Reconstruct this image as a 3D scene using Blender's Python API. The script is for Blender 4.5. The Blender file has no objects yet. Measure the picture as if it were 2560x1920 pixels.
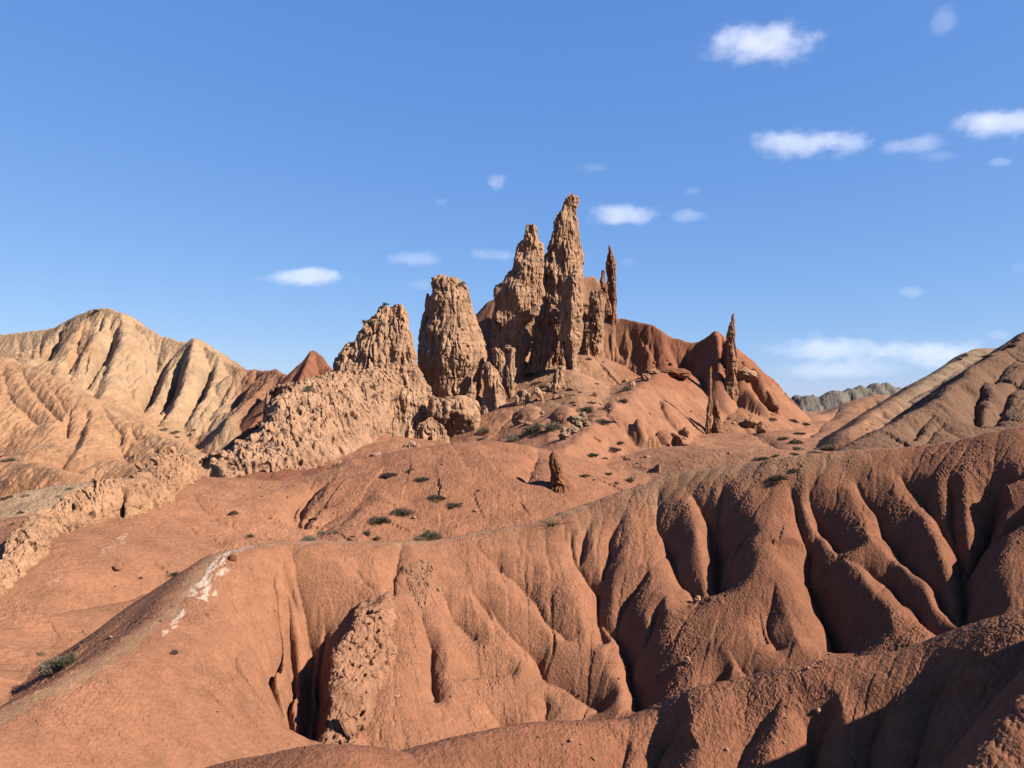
import bpy, math, random, time
import numpy as np
T0 = time.time()
f4 = np.float32
rng = np.random.default_rng(7)
C = bpy.context.scene.collection
scn = bpy.context.scene

# ------------------------------------------------------------------ camera, sky, sun, exposure
F, U0, V0 = 1920.0, 1280.0, 1000.0            # focal length and centre in photo pixels (2560 x 1920)
cam_d = bpy.data.cameras.new("camera")
cam_d.sensor_width = 36.0
cam_d.lens = 36.0 * F / 2560.0
cam_d.shift_y = (V0 - 960.0) / 2560.0
cam_d.clip_start = 0.1
cam_d.clip_end = 20000.0
cam = bpy.data.objects.new("camera", cam_d)
cam.rotation_euler = (math.radians(90), 0, 0)
C.objects.link(cam)
scn.camera = cam

SUN_EL, SUN_AZ = math.radians(35), math.radians(113)   # azimuth clockwise from +Y, the way the camera looks
world = bpy.data.worlds.new("World")
scn.world = world
world.use_nodes = True
wn = world.node_tree
wn.nodes.clear()
sky = wn.nodes.new("ShaderNodeTexSky")
sky.sky_type = 'NISHITA'
sky.sun_disc = False
sky.sun_elevation = SUN_EL
sky.sun_rotation = SUN_AZ
sky.altitude = 1600
sky.air_density = 1.0
sky.dust_density = 0.2
sky.ozone_density = 3.0
bg = wn.nodes.new("ShaderNodeBackground")
bg.inputs[1].default_value = 0.051
wo = wn.nodes.new("ShaderNodeOutputWorld")
sp = wn.nodes.new("ShaderNodeSeparateColor"); cb = wn.nodes.new("ShaderNodeCombineColor")
wn.links.new(sky.outputs[0], sp.inputs[0])
for i, (ga, am) in enumerate(((.74, .80), (.556, 1.341), (.313, 3.02))):      # the clear mountain air: less white towards the horizon, deeper blue
    pw = wn.nodes.new("ShaderNodeMath"); pw.operation = 'POWER'; pw.inputs[1].default_value = ga
    ml = wn.nodes.new("ShaderNodeMath"); ml.operation = 'MULTIPLY'; ml.inputs[1].default_value = am
    wn.links.new(sp.outputs[i], pw.inputs[0]); wn.links.new(pw.outputs[0], ml.inputs[0]); wn.links.new(ml.outputs[0], cb.inputs[i])
wn.links.new(cb.outputs[0], bg.inputs[0])
wn.links.new(bg.outputs[0], wo.inputs[0])
sun_d = bpy.data.lights.new("sun", 'SUN')
sun_d.energy = 5.0
sun_d.angle = math.radians(0.5)
sun_d.color = (1.0, 0.92, 0.80)
sun = bpy.data.objects.new("sun", sun_d)
sdir = np.array([math.sin(SUN_AZ) * math.cos(SUN_EL), math.cos(SUN_AZ) * math.cos(SUN_EL), math.sin(SUN_EL)])
from mathutils import Vector
sun.rotation_euler = Vector(sdir).to_track_quat('Z', 'Y').to_euler()
sun.location = (60, -20, 60)
C.objects.link(sun)
scn.view_settings.view_transform = 'Standard'
scn.view_settings.look = 'None'
scn.view_settings.exposure = 1.70
scn.view_settings.gamma = 1.0
scn.cycles.max_bounces = 8
scn.cycles.diffuse_bounces = 2
scn.cycles.volume_bounces = 4
scn.cycles.transparent_max_bounces = 16

# ------------------------------------------------------------------ noise
_h = np.random.default_rng(11)
PERM = np.concatenate([_h.permutation(256)] * 3).astype(np.int32)
G2 = np.stack([np.cos(np.arange(256) * 2 * np.pi / 256 * 37), np.sin(np.arange(256) * 2 * np.pi / 256 * 37)], 1).astype(f4)
_g = _h.normal(size=(256, 3)); G3 = (_g / np.linalg.norm(_g, axis=1)[:, None]).astype(f4)

def noise2(x, y):
    x = np.asarray(x, f4); y = np.asarray(y, f4)
    xi = np.floor(x).astype(np.int32); yi = np.floor(y).astype(np.int32)
    fx = x - xi; fy = y - yi
    xi &= 255; yi &= 255
    u = fx * fx * fx * (fx * (fx * 6 - 15) + 10); w = fy * fy * fy * (fy * (fy * 6 - 15) + 10)
    a = PERM[xi] + yi; b = PERM[xi + 1] + yi
    def gr(h, dx, dy):
        g = G2[PERM[h]]
        return g[..., 0] * dx + g[..., 1] * dy
    n0 = gr(a, fx, fy); n1 = gr(b, fx - 1, fy)
    m0 = gr(a + 1, fx, fy - 1); m1 = gr(b + 1, fx - 1, fy - 1)
    n0 = n0 + u * (n1 - n0); m0 = m0 + u * (m1 - m0)
    return (n0 + w * (m0 - n0)) * f4(1.5)

def noise3(x, y, z):
    x = np.asarray(x, f4); y = np.asarray(y, f4); z = np.asarray(z, f4)
    xi = np.floor(x).astype(np.int32); yi = np.floor(y).astype(np.int32); zi = np.floor(z).astype(np.int32)
    fx = x - xi; fy = y - yi; fz = z - zi
    xi &= 255; yi &= 255; zi &= 255
    u = fx * fx * (3 - 2 * fx); v = fy * fy * (3 - 2 * fy); w = fz * fz * (3 - 2 * fz)
    out = []
    A = PERM[xi] + yi; B = PERM[xi + 1] + yi
    for dz in (0, 1):
        def gr(h, dx, dy):
            g = G3[PERM[PERM[h] + zi + dz]]
            return g[..., 0] * dx + g[..., 1] * dy + g[..., 2] * (fz - dz)
        a = gr(A, fx, fy); b = gr(B, fx - 1, fy)
        c = gr(A + 1, fx, fy - 1); d = gr(B + 1, fx - 1, fy - 1)
        a = a + u * (b - a); c = c + u * (d - c)
        out.append(a + v * (c - a))
    return (out[0] + w * (out[1] - out[0])) * f4(1.6)

def sabs(x): return np.sqrt(x * x + f4(.012)) - f4(.06)

def sstep(a, b, x):
    t = np.clip((x - a) / (b - a), 0, 1)
    return t * t * (3 - 2 * t)

# ------------------------------------------------------------------ traced points (crops of the photograph -> photo pixels)
CROPS = dict(px=(1, 0, 0), c1=(3.16, 0, 700), c2=(2.886, 500, 650), c3=(3.0167, 1000, 450), c4=(3.3183, 1400, 750),
             c5=(3.16, 1860, 750), c6=(2.4578, 0, 1100), c7=(2.4578, 600, 1300), c8=(2.0868, 1500, 1200),
             d1=(3.6867, 1150, 950), d4=(5.53, 1050, 850), d5=(4.424, 0, 950), s2=(1.8433, 600, 0), s3=(1.6593, 1650, 0))

def tr(crop, text):
    s, ox, oy = CROPS[crop]
    out = []
    for w in text.split():
        q = [float(a) for a in w.split(',')]
        out.append([q[0] / s + ox, q[1] / s + oy] + q[2:])
    return np.array(out, float)

def unproj(u, v, d):
    return np.stack([(u - U0) / F * d, d + 0 * u, -(v - V0) / F * d], -1)

def catmull(P, n=6):
    P = np.asarray(P, float)
    if len(P) < 3: 
        t = np.linspace(0, 1, n + 1)[:, None]
        return P[0] * (1 - t) + P[-1] * t if len(P) == 2 else P
    Q = np.vstack([2 * P[0] - P[1], P, 2 * P[-1] - P[-2]])
    out = []
    for i in range(1, len(Q) - 2):
        p0, p1, p2, p3 = Q[i - 1:i + 3]
        for t in np.linspace(0, 1, n, endpoint=False):
            out.append(0.5 * ((2 * p1) + (p2 - p0) * t + (2 * p0 - 5 * p1 + 4 * p2 - p3) * t * t + (3 * p1 - p0 - 3 * p2 + p3) * t ** 3))
    out.append(P[-1])
    return np.array(out)

def seg_field(X, Y, poly, need_sign=True):
    """distance to a polyline, its arc length there, its 3rd coordinate there, and the side (+1 = right-hand side)"""
    best = np.full(X.shape, 1e12, f4); s = np.zeros(X.shape, f4); h = np.zeros(X.shape, f4); sg = np.ones(X.shape, f4); bc = np.zeros(X.shape, f4)
    acc = 0.0
    for a, b in zip(poly[:-1], poly[1:]):
        dx, dy = b[0] - a[0], b[1] - a[1]
        L2 = dx * dx + dy * dy
        if L2 < 1e-9: continue
        L = math.sqrt(L2)
        rx = X - f4(a[0]); ry = Y - f4(a[1])
        t = np.clip((rx * f4(dx) + ry * f4(dy)) / f4(L2), 0, 1)
        ex = rx - t * f4(dx); ey = ry - t * f4(dy)
        d2 = ex * ex + ey * ey
        m = d2 < best; best0 = best
        best = np.where(m, d2, best)
        s = np.where(m, f4(acc) + t * f4(L), s)
        h = np.where(m, f4(a[2]) + t * f4(b[2] - a[2]), h)
        if need_sign:
            cr = (rx * f4(dy) - ry * f4(dx)) / f4(L)
            m2 = m & ~((d2 > best0 - 1e-4 * best0 - 1e-7) & (np.abs(cr) < np.abs(bc)))
            m2 |= (~m) & (d2 < best0 * 1.0001 + 1e-7) & (np.abs(cr) > np.abs(bc))
            bc = np.where(m2, cr, bc)
        acc += L
    best = np.sqrt(best)
    return best, s, h, np.clip(bc / np.maximum(best, 1e-4), -1, 1) if need_sign else sg

def prof(d, p):
    z = f4(p[2]) * (np.sqrt(d * d + f4(p[3] * p[3])) - f4(p[3]))
    if p[0]: z += f4(p[0]) * (1 - np.exp(d * f4(-1 / p[1])))
    return z

def ridge_field(X, Y, poly, fp, bp):
    """height of the land under a crest line: every stretch of it falls away on both sides, the highest wins"""
    best = np.full(X.shape, -1e6, f4); dd = np.full(X.shape, 1e3, f4); s = np.zeros(X.shape, f4); w = np.zeros(X.shape, f4)
    acc = 0.0
    for a, b in zip(poly[:-1], poly[1:]):
        dx, dy = b[0] - a[0], b[1] - a[1]
        L = math.hypot(dx, dy)
        if L < 1e-4: continue
        rx = X - f4(a[0]); ry = Y - f4(a[1])
        tu = (rx * f4(dx) + ry * f4(dy)) / f4(L * L); t = np.clip(tu, 0, 1)
        cr = (rx * f4(dy) - ry * f4(dx)) / f4(L)
        d = np.sqrt(cr * cr + ((tu - t) * f4(L)) ** 2)
        fb = f4(.5) + f4(.5) * cr / np.maximum(d, f4(1e-4))
        z = f4(a[2]) + t * f4(b[2] - a[2]) - (prof(d, bp) * (1 - fb) + prof(d, fp) * fb)
        m = z > best
        best = np.where(m, z, best); dd = np.minimum(dd, d); s = np.where(m, f4(acc) + t * f4(L), s); w = np.where(m, fb, w)
        acc += L
    return best, dd, s, w

# ------------------------------------------------------------------ the land: ridge lines with their slopes
# owner ids of the land's pieces
NEAR, MAIN, MOUND, CASTLE, PALE, RIGHT, BACK, FAR, FLOOR = range(9)

# (owner, crest points u,v,depth ; camera-side slope (A,L,m,r) ; far-side slope ; flutes (amp, wavelength, shear))
RIDGES = [
 (NEAR, tr('px', "380,1990,9.4 560,1924,9.4 640,1903,9.3 742,1886,9.2 844,1882,9.2 946,1900,9.3 1007,1905,9.5 1088,1876,9.7 1210,1833,10 1353,1806,10.2 1500,1802,10.4 1596,1794,10.4 1644,1775,10.4 1787,1722,10.3 1907,1694,10.3 1984,1672,10.2 2099,1648,10.1 2219,1638,9.9 2353,1607,9.7 2420,1586,9.6 2560,1547,9.3 2760,1490,9 3100,1400,8.6"),
  (0, 1, .80, .55), (0, 1, .9, .5), (.07, 1.3, .5)),
 (NEAR, tr('px', "2330,2160,5.9 2400,2040,6.2 2490,1871,6.6 2610,1700,7 2770,1520,7.5 2950,1410,8 3200,1345,8.5 3600,1310,8.8"),
  (0, 1, .7, .4), (0, 1, 1.9, .25), (.05, .8, .3)),
 (MAIN, tr('px', "-420,2090,12.5 -120,1880,14 0,1805,15 116,1736,16 231,1666,17.2 347,1585,19 440,1516,20.6 498,1435,22.3 555,1389,23.3 625,1366,24.3 752,1352,25.3 926,1356,26.4 1076,1354,27.4 1215,1331,28.2 1389,1290,29 1504,1250,29.6 1620,1209,29.8 1736,1178,29.6 1852,1161,28.8 1990,1140,28.0 2141,1125,27.3 2291,1117,26.6 2407,1099,25.9 2560,1065,25 2800,1020,24.5 3200,980,24.5"),
  (0, 1, .80, 1.0), (0, 1, .72, .7), (.06, 1.7, -1.0)),
 # slope under the broken rock rib on the left, then the rounded mound in the middle
 (MOUND, tr('px', "-500,1700,18 -200,1610,22 0,1507,26 41,1462,27 102,1413,28.6 175,1345,31 264,1290,34 330,1262,36.5 420,1222,40 520,1196,44"),
  (0, 1, .42, .8), (0, 1, .22, .5), (.10, 2.2, -.6)),
 (MOUND, tr('px', "420,1222,41 520,1198,44.5 640,1202,46.5 760,1196,48 800,1185,49 900,1160,50.5 1040,1126,52 1160,1106,53.5 1240,1106,54.5 1330,1128,55 1420,1160,55 1500,1190,54"),
  (0, 1, .36, 3.5), (0, 1, .38, 2.0), (.16, 3.0, -.3)),
 (MOUND, tr('px', "880,1150,50 930,1185,47 960,1215,45 940,1255,42.5 880,1300,40 800,1345,38"),
  (0, 1, .95, .8), (0, 1, .36, 1.6), (.22, 1.5, .3)),
 # pale ground behind the rock rib
 (PALE, tr('px', "-400,1270,44 -150,1250,45 0,1243,46 100,1228,47 200,1208,48 262,1203,47"),
  (0, 1, .45, 6), (0, 1, .5, 1), (.15, 3, 0)),
 # castle hill
 (CASTLE, tr('px', "560,1185,62 660,1110,67 760,1030,74 880,985,80 1000,975,86 1100,985,90 1180,940,93 1240,890,97 1330,850,101 1390,800,105"), (0, 1, 1.2, .6), (0, 1, .8, .8), (.3, 3.6, -.25)),
 (CASTLE, tr('px', "1390,800,105 1425,705,107 1457,697,108 1490,696,108 1508,740,107 1522,790,105"), (0, 1, 3.0, .4), (0, 1, 2.4, .5), (.3, 3.0, -.2)),
 (CASTLE, tr('px', "1500,805,104 1545,796,104 1600,806,102 1624,812,101 1648,826,100 1672,842,99.5 1700,850,99 1732,857,98.5 1755,850,98 1776,838,97.5 1790,827,97 1808,842,96.5 1830,880,95.5 1850,905,95 1876,925,94 1898,962,93 1922,1003,92 1960,1026,92 2010,1052,91 2090,1085,88 2200,1110,84"),
  (0, 1, 1.7, .2), (0, 1, .8, .6), (1.0, 2.5, -.3)),
 (CASTLE, tr('px', "560,1195,61 680,1125,67 780,1065,74 900,1025,82 1000,1004,87 1100,1008,90 1200,995,93 1300,930,97 1380,892,99 1450,882,99 1530,915,98 1600,950,96 1700,985,94.5 1800,1010,93 1900,1030,91.5 2000,1055,90 2090,1090,87 2200,1115,83"),
  (0, 1, .62, 2.0), (0, 1, .5, 1.5), (.6, 4.0, -.35)),
 (CASTLE, tr('px', "640,1185,59 700,1165,62 850,1135,67 950,1090,73 1050,1108,77 1250,1100,82 1350,1085,83 1440,1075,80 1560,1080,80 1700,1090,80 1850,1095,80 2000,1097,82 2150,1112,80"),
  (0, 1, .13, 3.0), (0, 1, .4, 1.5), (.5, 3.6, -.35)),
 (CASTLE, tr('px', "1790,832,96.5 1797,862,94 1799,900,91.5 1797,935,89"), (0, 1, 1.7, .4), (0, 1, 1.9, .35), (.1, 2, 0)),
 (CASTLE, tr('px', "1806,842,96.5 1814,858,94.4 1824,882,92.4 1833,905,90.6"), (0, 1, 2.0, .35), (0, 1, 2.4, .3), (.1, 2, 0)),
 (CASTLE, tr('px', "1852,1000,90 1848,1018,88 1838,1042,85.5 1815,1064,83 1790,1094,80 1770,1132,76 1750,1160,71"), (0, 1, .42, 1.2), (0, 1, .55, 1.0), (.12, 3, 0)),
 (CASTLE, tr('px', "1700,920,92 1665,930,89 1630,940,86.5 1590,975,81 1540,1012,76 1500,1042,71 1460,1082,66 1425,1112,62 1395,1150,58"), (0, 1, .34, 1.5), (0, 1, .88, .6), (.12, 3, 0)),
 (CASTLE, tr('px', "1420,925,90 1450,960,84 1440,1010,77 1425,1060,70"), (0, 1, .45, 1.5), (0, 1, .5, 1.5), (.1, 3, 0)),
 # dark saddle behind the towers
 (CASTLE, tr('px', "1205,775,111 1240,748,110 1330,760,110 1420,720,111"), (0, 1, 1.7, 1), (0, 1, 1.2, 1), (.3, 3, 0)),
 # red peak and its arm running down to the left, behind the great wall
 (CASTLE, tr('c2', "960,800,89 905,745,90.5 860,690,91.5 800,655,92 770,760,89 690,900,86 600,990,83 480,1090,79 390,1170,75 250,1300,71 60,1420,68"),
  (0, 1, 2.0, .3), (0, 1, 1.0, .4), (.2, 2.2, -.3)),
 (PALE, tr('c2', "300,790,112 360,803,112 420,798,111 480,808,109 540,797,107 600,825,104 660,852,101 720,880,98"), (0, 1, .8, .5), (0, 1, .8, .6), (.5, 4, .4)),
 (PALE, tr('c2', "540,797,107 500,880,102 420,960,97 330,1040,93 260,1110,89 200,1200,84"), (0, 1, 1.2, .4), (0, 1, .8, .5), (.3, 3, .4)),
 # pale mountain on the left
 (PALE, tr('c1', "-1400,480,150 -700,470,142 -300,450,138 0,438,135 200,412,134 350,400,133 440,372,132 560,310,131 660,268,130 740,240,129 860,230,128 930,255,127 985,275,126.5 1060,330,126 1150,390,125 1220,430,124.5 1300,455,124 1410,488,123 1480,500,122 1510,470,121 1545,468,120.5 1590,520,120 1700,585,118 1800,650,117 1900,705,115 1970,722,114 2100,722,112 2210,740,110"),
  (5.0, 4.5, .40, 1.0), (0, 1, .7, 1.2), (1.0, 6.5, .55)),
 (PALE, tr('c1', "960,275,126 970,480,119 900,660,113 850,800,108 820,900,105"), (0, 1, 1.35, .5), (0, 1, .85, 1.2), (.3, 2.6, 0)),
 (PALE, tr('c1', "1530,470,120.5 1510,600,115 1480,740,111 1440,900,106 1360,1050,101 1300,1120,98"), (0, 1, 1.5, .4), (0, 1, .95, .7), (.3, 2.4, 0)),
 (PALE, tr('c1', "1370,700,117 1330,830,110 1250,960,105 1190,1080,100"), (0, 1, 1.3, .4), (0, 1, .95, .5), (.2, 2.4, 0)),
 (PALE, tr('c1', "1740,630,117.5 1680,800,111 1640,920,106 1560,1060,101"), (0, 1, 1.3, .4), (0, 1, .85, .7), (.25, 2.4, 0)),
 (PALE, tr('c1', "700,270,129 620,420,122 560,560,116 470,700,111 430,780,108"), (0, 1, 1.25, .4), (0, 1, .85, 1.0), (.2, 2.4, 0)),
 (PALE, tr('c1', "840,260,128 770,420,121 720,540,116 690,680,111 640,820,107 560,830,106"), (0, 1, 1.25, .4), (0, 1, .85, 1.0), (.2, 2.4, 0)),
 (PALE, tr('c1', "-800,560,114 -300,560,109 0,610,104 90,655,102.5 180,690,101 330,735,99 500,805,97 620,880,95 690,965,93 600,1000,91 560,1080,88"), (0, 1, .55, 1.2), (0, 1, .8, .8), (.35, 3.5, -.5)),
 (PALE, tr('c1', "820,930,100 760,955,96 715,975,94 735,1060,90 700,1200,85 650,1330,80 560,1440,76"), (0, 1, 1.35, .4), (0, 1, .5, .7), (.22, 2.2, -.3)),
 (PALE, tr('c1', "760,955,95.5 860,1050,92 960,1150,89 1080,1130,90 1180,1210,88 1300,1260,85 1450,1330,80 1560,1400,76"), (0, 1, .55, .8), (0, 1, .55, .8), (.3, 2.6, -.4)),
 (PALE, tr('c1', "0,1380,80 120,1400,78 260,1400,76 390,1330,80 440,1300,82"), (0, 1, .5, 1), (0, 1, .3, 1), (.3, 2.2, .2)),
 # small red knolls in front of it
 (PALE, tr('d5', "-200,860,66 60,890,65 180,905,64.5 300,940,63.5 380,925,63 520,970,62 640,995,61 800,1050,60 940,1075,60"), (0, 1, .8, .4), (0, 1, .5, .6), (.4, 1.6, .5)),
 (PALE, tr('d5', "1000,990,64 1110,930,65 1180,890,65.5 1330,900,65 1450,930,64 1570,985,62.5 1690,1040,61"), (0, 1, .75, .9), (0, 1, .9, .6), (.4, 2.2, .2)),
 (PALE, tr('d5', "1700,1010,66 1850,920,69 1950,810,72 2020,830,71 2140,880,70"), (0, 1, .7, .6), (0, 1, .9, .5), (.2, 2, .2)),
 # dark grainy hill on the right and the hills behind it
 (RIGHT, tr('px', "2090,1150,31.5 2129,1123,33 2161,1098,34 2240,1054,36 2335,1003,38.5 2379,978,40 2430,927,43 2502,873,47 2560,837,50 2700,760,56 3000,640,65 3400,560,72"),
  (0, 1, .50, .8), (0, 1, .85, .5), (.28, 2.6, -.3)),
 (BACK, tr('px', "2130,1075,64 2199,1022,70 2240,994,72 2303,962,75 2354,924,79 2398,899,82 2442,873,86 2499,871,88 2600,872,92 2900,860,100"),
  (0, 1, .42, 1.0), (0, 1, .75, 1.0), (.5, 4.0, -.4)),
 (BACK, tr('px', "1840,1085,104 1930,1072,107 2025,1047,110 2097,1028,112 2145,1009,115 2189,987,118 2246,992,118 2330,1000,116"),
  (0, 1, .33, 2.0), (0, 1, .5, 2.0), (.6, 6, -.4)),
 (BACK, tr('c5', "560,1000,96 700,960,98 900,880,101 1080,865,103 1250,830,104"), (0, 1, .30, 1.2), (0, 1, .35, 1.2), (.4, 3.5, -.4)),
 # grey mountain far away
 (FAR, tr('c5', "-900,830,520 -300,800,520 100,790,515 215,772,510 260,765,510 300,790,508 330,788,508 500,738,500 560,768,500 620,765,500 680,728,498 750,716,500 840,705,502 950,690,505 1040,670,505 1130,668,505 1210,700,505 1300,712,505 1700,700,500 2400,640,500 3400,700,500"),
  (6, 8, .42, 2), (0, 1, .7, 3), (5.5, 24, .25)),
]
RIDGE_L = []
for ow, pts, fp, bp, fl in RIDGES:
    P = unproj(pts[:, 0], pts[:, 1], pts[:, 2])
    RIDGE_L.append((ow, catmull(P, 3), fp, bp, fl))

# ------------------------------------------------------------------ coarse working grid (pixel column x depth)
us = np.arange(-900, 3461, 4.0).astype(f4)
ys = np.concatenate([np.geomspace(2.6, 8, 110, endpoint=False), np.geomspace(8, 40, 640, endpoint=False),
                     np.geomspace(40, 150, 460, endpoint=False), np.geomspace(150, 1400, 150)]).astype(f4)
Y = np.repeat(ys[:, None], len(us), 1)
X = (us[None, :] - U0) / F * Y
Z = (-10.5 + 4.5 * sstep(-6, 18, X) * sstep(36, 66, Y) + 2.0 * sstep(10, 30, X) * sstep(70, 110, Y) + 2.0 * sstep(20, 50, Y) - 3.5 * sstep(5, 25, -X) * sstep(50, 90, Y) - 8 * sstep(120, 300, Y)
     + 1.0 * noise2(X / 14, Y / 14)).astype(f4)
OWN = np.full(Z.shape, FLOOR, np.int8)
MD = np.full(Z.shape, 99, f4)                 # distance from the main ridge's crest (for its trodden path)
MS = np.zeros(Z.shape, f4)
for k, (ow, poly, fp, bp, fl) in enumerate(RIDGE_L):
    ylo, yhi = poly[:, 1].min(), poly[:, 1].max()
    reach = 22 if ow in (NEAR, MAIN) else min(75, max(16, .65 * ylo)) * (.7 if len(pts) < 8 else 1)
    if ow == FAR: reach = 200
    r0, r1 = np.searchsorted(ys, ylo - reach), np.searchsorted(ys, yhi + reach)
    r0, r1 = max(r0, 0), max(r1, 1)
    xa, xb = poly[:, 0].min() - reach, poly[:, 0].max() + reach
    ya, yb = ys[r0], ys[min(r1, len(ys) - 1)]
    c0 = int(np.clip((U0 + F * min(xa / ya, xa / yb) - us[0]) / 4, 0, len(us) - 2)); c1 = int(np.clip((U0 + F * max(xb / ya, xb / yb) - us[0]) / 4 + 1, 1, len(us)))
    sl = (slice(r0, r1), slice(c0, c1))
    x, y = X[sl], Y[sl]
    wx = x + f4(.25 * fl[1] * .3) * noise2(x / (fl[1] * 1.1) + 5.1 * k, y / (fl[1] * 1.1))
    wy = y + f4(.25 * fl[1] * .3) * noise2(x / (fl[1] * 1.1) + 9.7, y / (fl[1] * 1.1) + 3.3 * k)
    h, d, s, fb = ridge_field(wx, wy, poly, fp, bp)
    sc = s + fl[2] * d * (.2 + .8 * fb)
    lam = fl[1]
    n1 = sabs(noise2(sc / lam + 17.3 * k, d / (lam * 5) + 2.1))
    n2 = sabs(noise2(sc / (lam * .36) + 7.7 * k, d / (lam * 2.6) + 8.4))
    ramp = 1 - np.exp(-d / (lam * .8))
    z = h + ramp * fl[0] * (1.6 * n1 - .6 + .5 * (1.5 * n2 - .5))
    if k == 2:  # the main ridge
        MD[sl] = d; MS[sl] = s
    m = z > Z[sl]
    # soft maximum keeps the foot of each slope slightly rounded
    kk = f4(.10 if ow in (NEAR, MAIN) else .35)
    a, b = Z[sl], z.astype(f4)
    hh = np.clip(kk - np.abs(a - b), 0, None) / kk
    Z[sl] = np.maximum(a, b) + hh * hh * kk * .12
    OWN[sl] = np.where(m, ow, OWN[sl])
print("ridges", round(time.time() - T0, 1))

def zray(u, v, off=0.0, ymin=3.0):
    """first place where the ray through photo pixel (u,v) meets the land lowered by off -> x,y,z"""
    i = (u - us[0]) / 4.0
    i0 = int(np.clip(math.floor(i), 0, len(us) - 2)); t = i - i0
    col = Z[:, i0] * (1 - t) + Z[:, i0 + 1] * t - off
    ray = -(v - V0) / F * ys
    j0 = np.searchsorted(ys, ymin)
    hit = np.nonzero(col[j0:] >= ray[j0:])[0]
    if len(hit) == 0: return None
    j = hit[0] + j0
    if j > 0 and j > j0:
        a = ray[j - 1] - col[j - 1]; b = col[j] - ray[j]
        y = ys[j - 1] + (ys[j] - ys[j - 1]) * a / max(a + b, 1e-6)
    else:
        y = ys[j]
    return np.array([(u - U0) / F * y, y, -(v - V0) / F * y + off])

# rounded lumps of harder earth swelling out of the slopes: (crop, x, y, half width px, half length m, turn, height m, nearest y)
for crop, x, y, rx, ly, tu, hh, ymin in [
    ('d1', 1740, 600, 120, 1.5, .3, 1.0, 50), ('d1', 1910, 690, 210, 2.2, .4, 1.15, 50), ('d1', 1960, 560, 140, 2.0, .4, .7, 50), ('d1', 2130, 560, 80, 1.3, .3, .75, 50),
    ('d1', 2090, 640, 80, 1.1, .4, .55, 50), ('d1', 1750, 720, 60, 1.0, .5, .5, 46), ('d1', 1870, 850, 95, 1.2, .3, .65, 46), ('d1', 2020, 810, 120, 1.4, .4, .75, 46), ('d1', 1650, 520, 70, 1.2, .2, .6, 50),
    ('d1', 1560, 420, 200, 3.5, .3, .8, 50), ('c4', 1560, 840, 110, 3.0, .4, 1.9, 70), ('c4', 1690, 840, 65, 2.2, .5, 1.3, 70), ('c4', 1630, 660, 70, 2.4, .4, 1.0, 70), ('c4', 1780, 880, 45, 1.3, .3, .8, 70),
    ('c4', 960, 1010, 90, 2.4, .4, .6, 60), ('c4', 1480, 1200, 110, 3.0, .5, .6, 55), ('c4', 1680, 1180, 120, 3.2, .5, .6, 55), ('d1', 980, 330, 130, 3.0, .2, .6, 55), ('d1', 620, 330, 130, 2.5, .2, .6, 55)]:
    s_, ox, oy = CROPS[crop]
    q = zray(x / s_ + ox, y / s_ + oy, 0, ymin)
    if q is None: continue
    ax = rx / s_ * q[1] / F
    r0, r1 = np.searchsorted(ys, q[1] - ly * 1.3 - ax), np.searchsorted(ys, q[1] + ly * 1.3 + ax)
    dx, dy = X[r0:r1] - f4(q[0]), Y[r0:r1] - f4(q[1])
    ct, st = math.cos(tu), math.sin(tu)
    p_, q_ = (dx * ct + dy * st) / ax, (-dx * st + dy * ct) / ly
    e = np.sqrt(p_ * p_ + q_ * q_) * (1 + .18 * noise2(X[r0:r1] / 1.1, Y[r0:r1] / 1.1))
    bump = hh * np.clip(1 - e ** 2.6, 0, None) ** .8
    Z[r0:r1] = np.maximum(Z[r0:r1], Z[r0:r1] + bump * np.where(OWN[r0:r1] == CASTLE, 1, .0))

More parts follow.
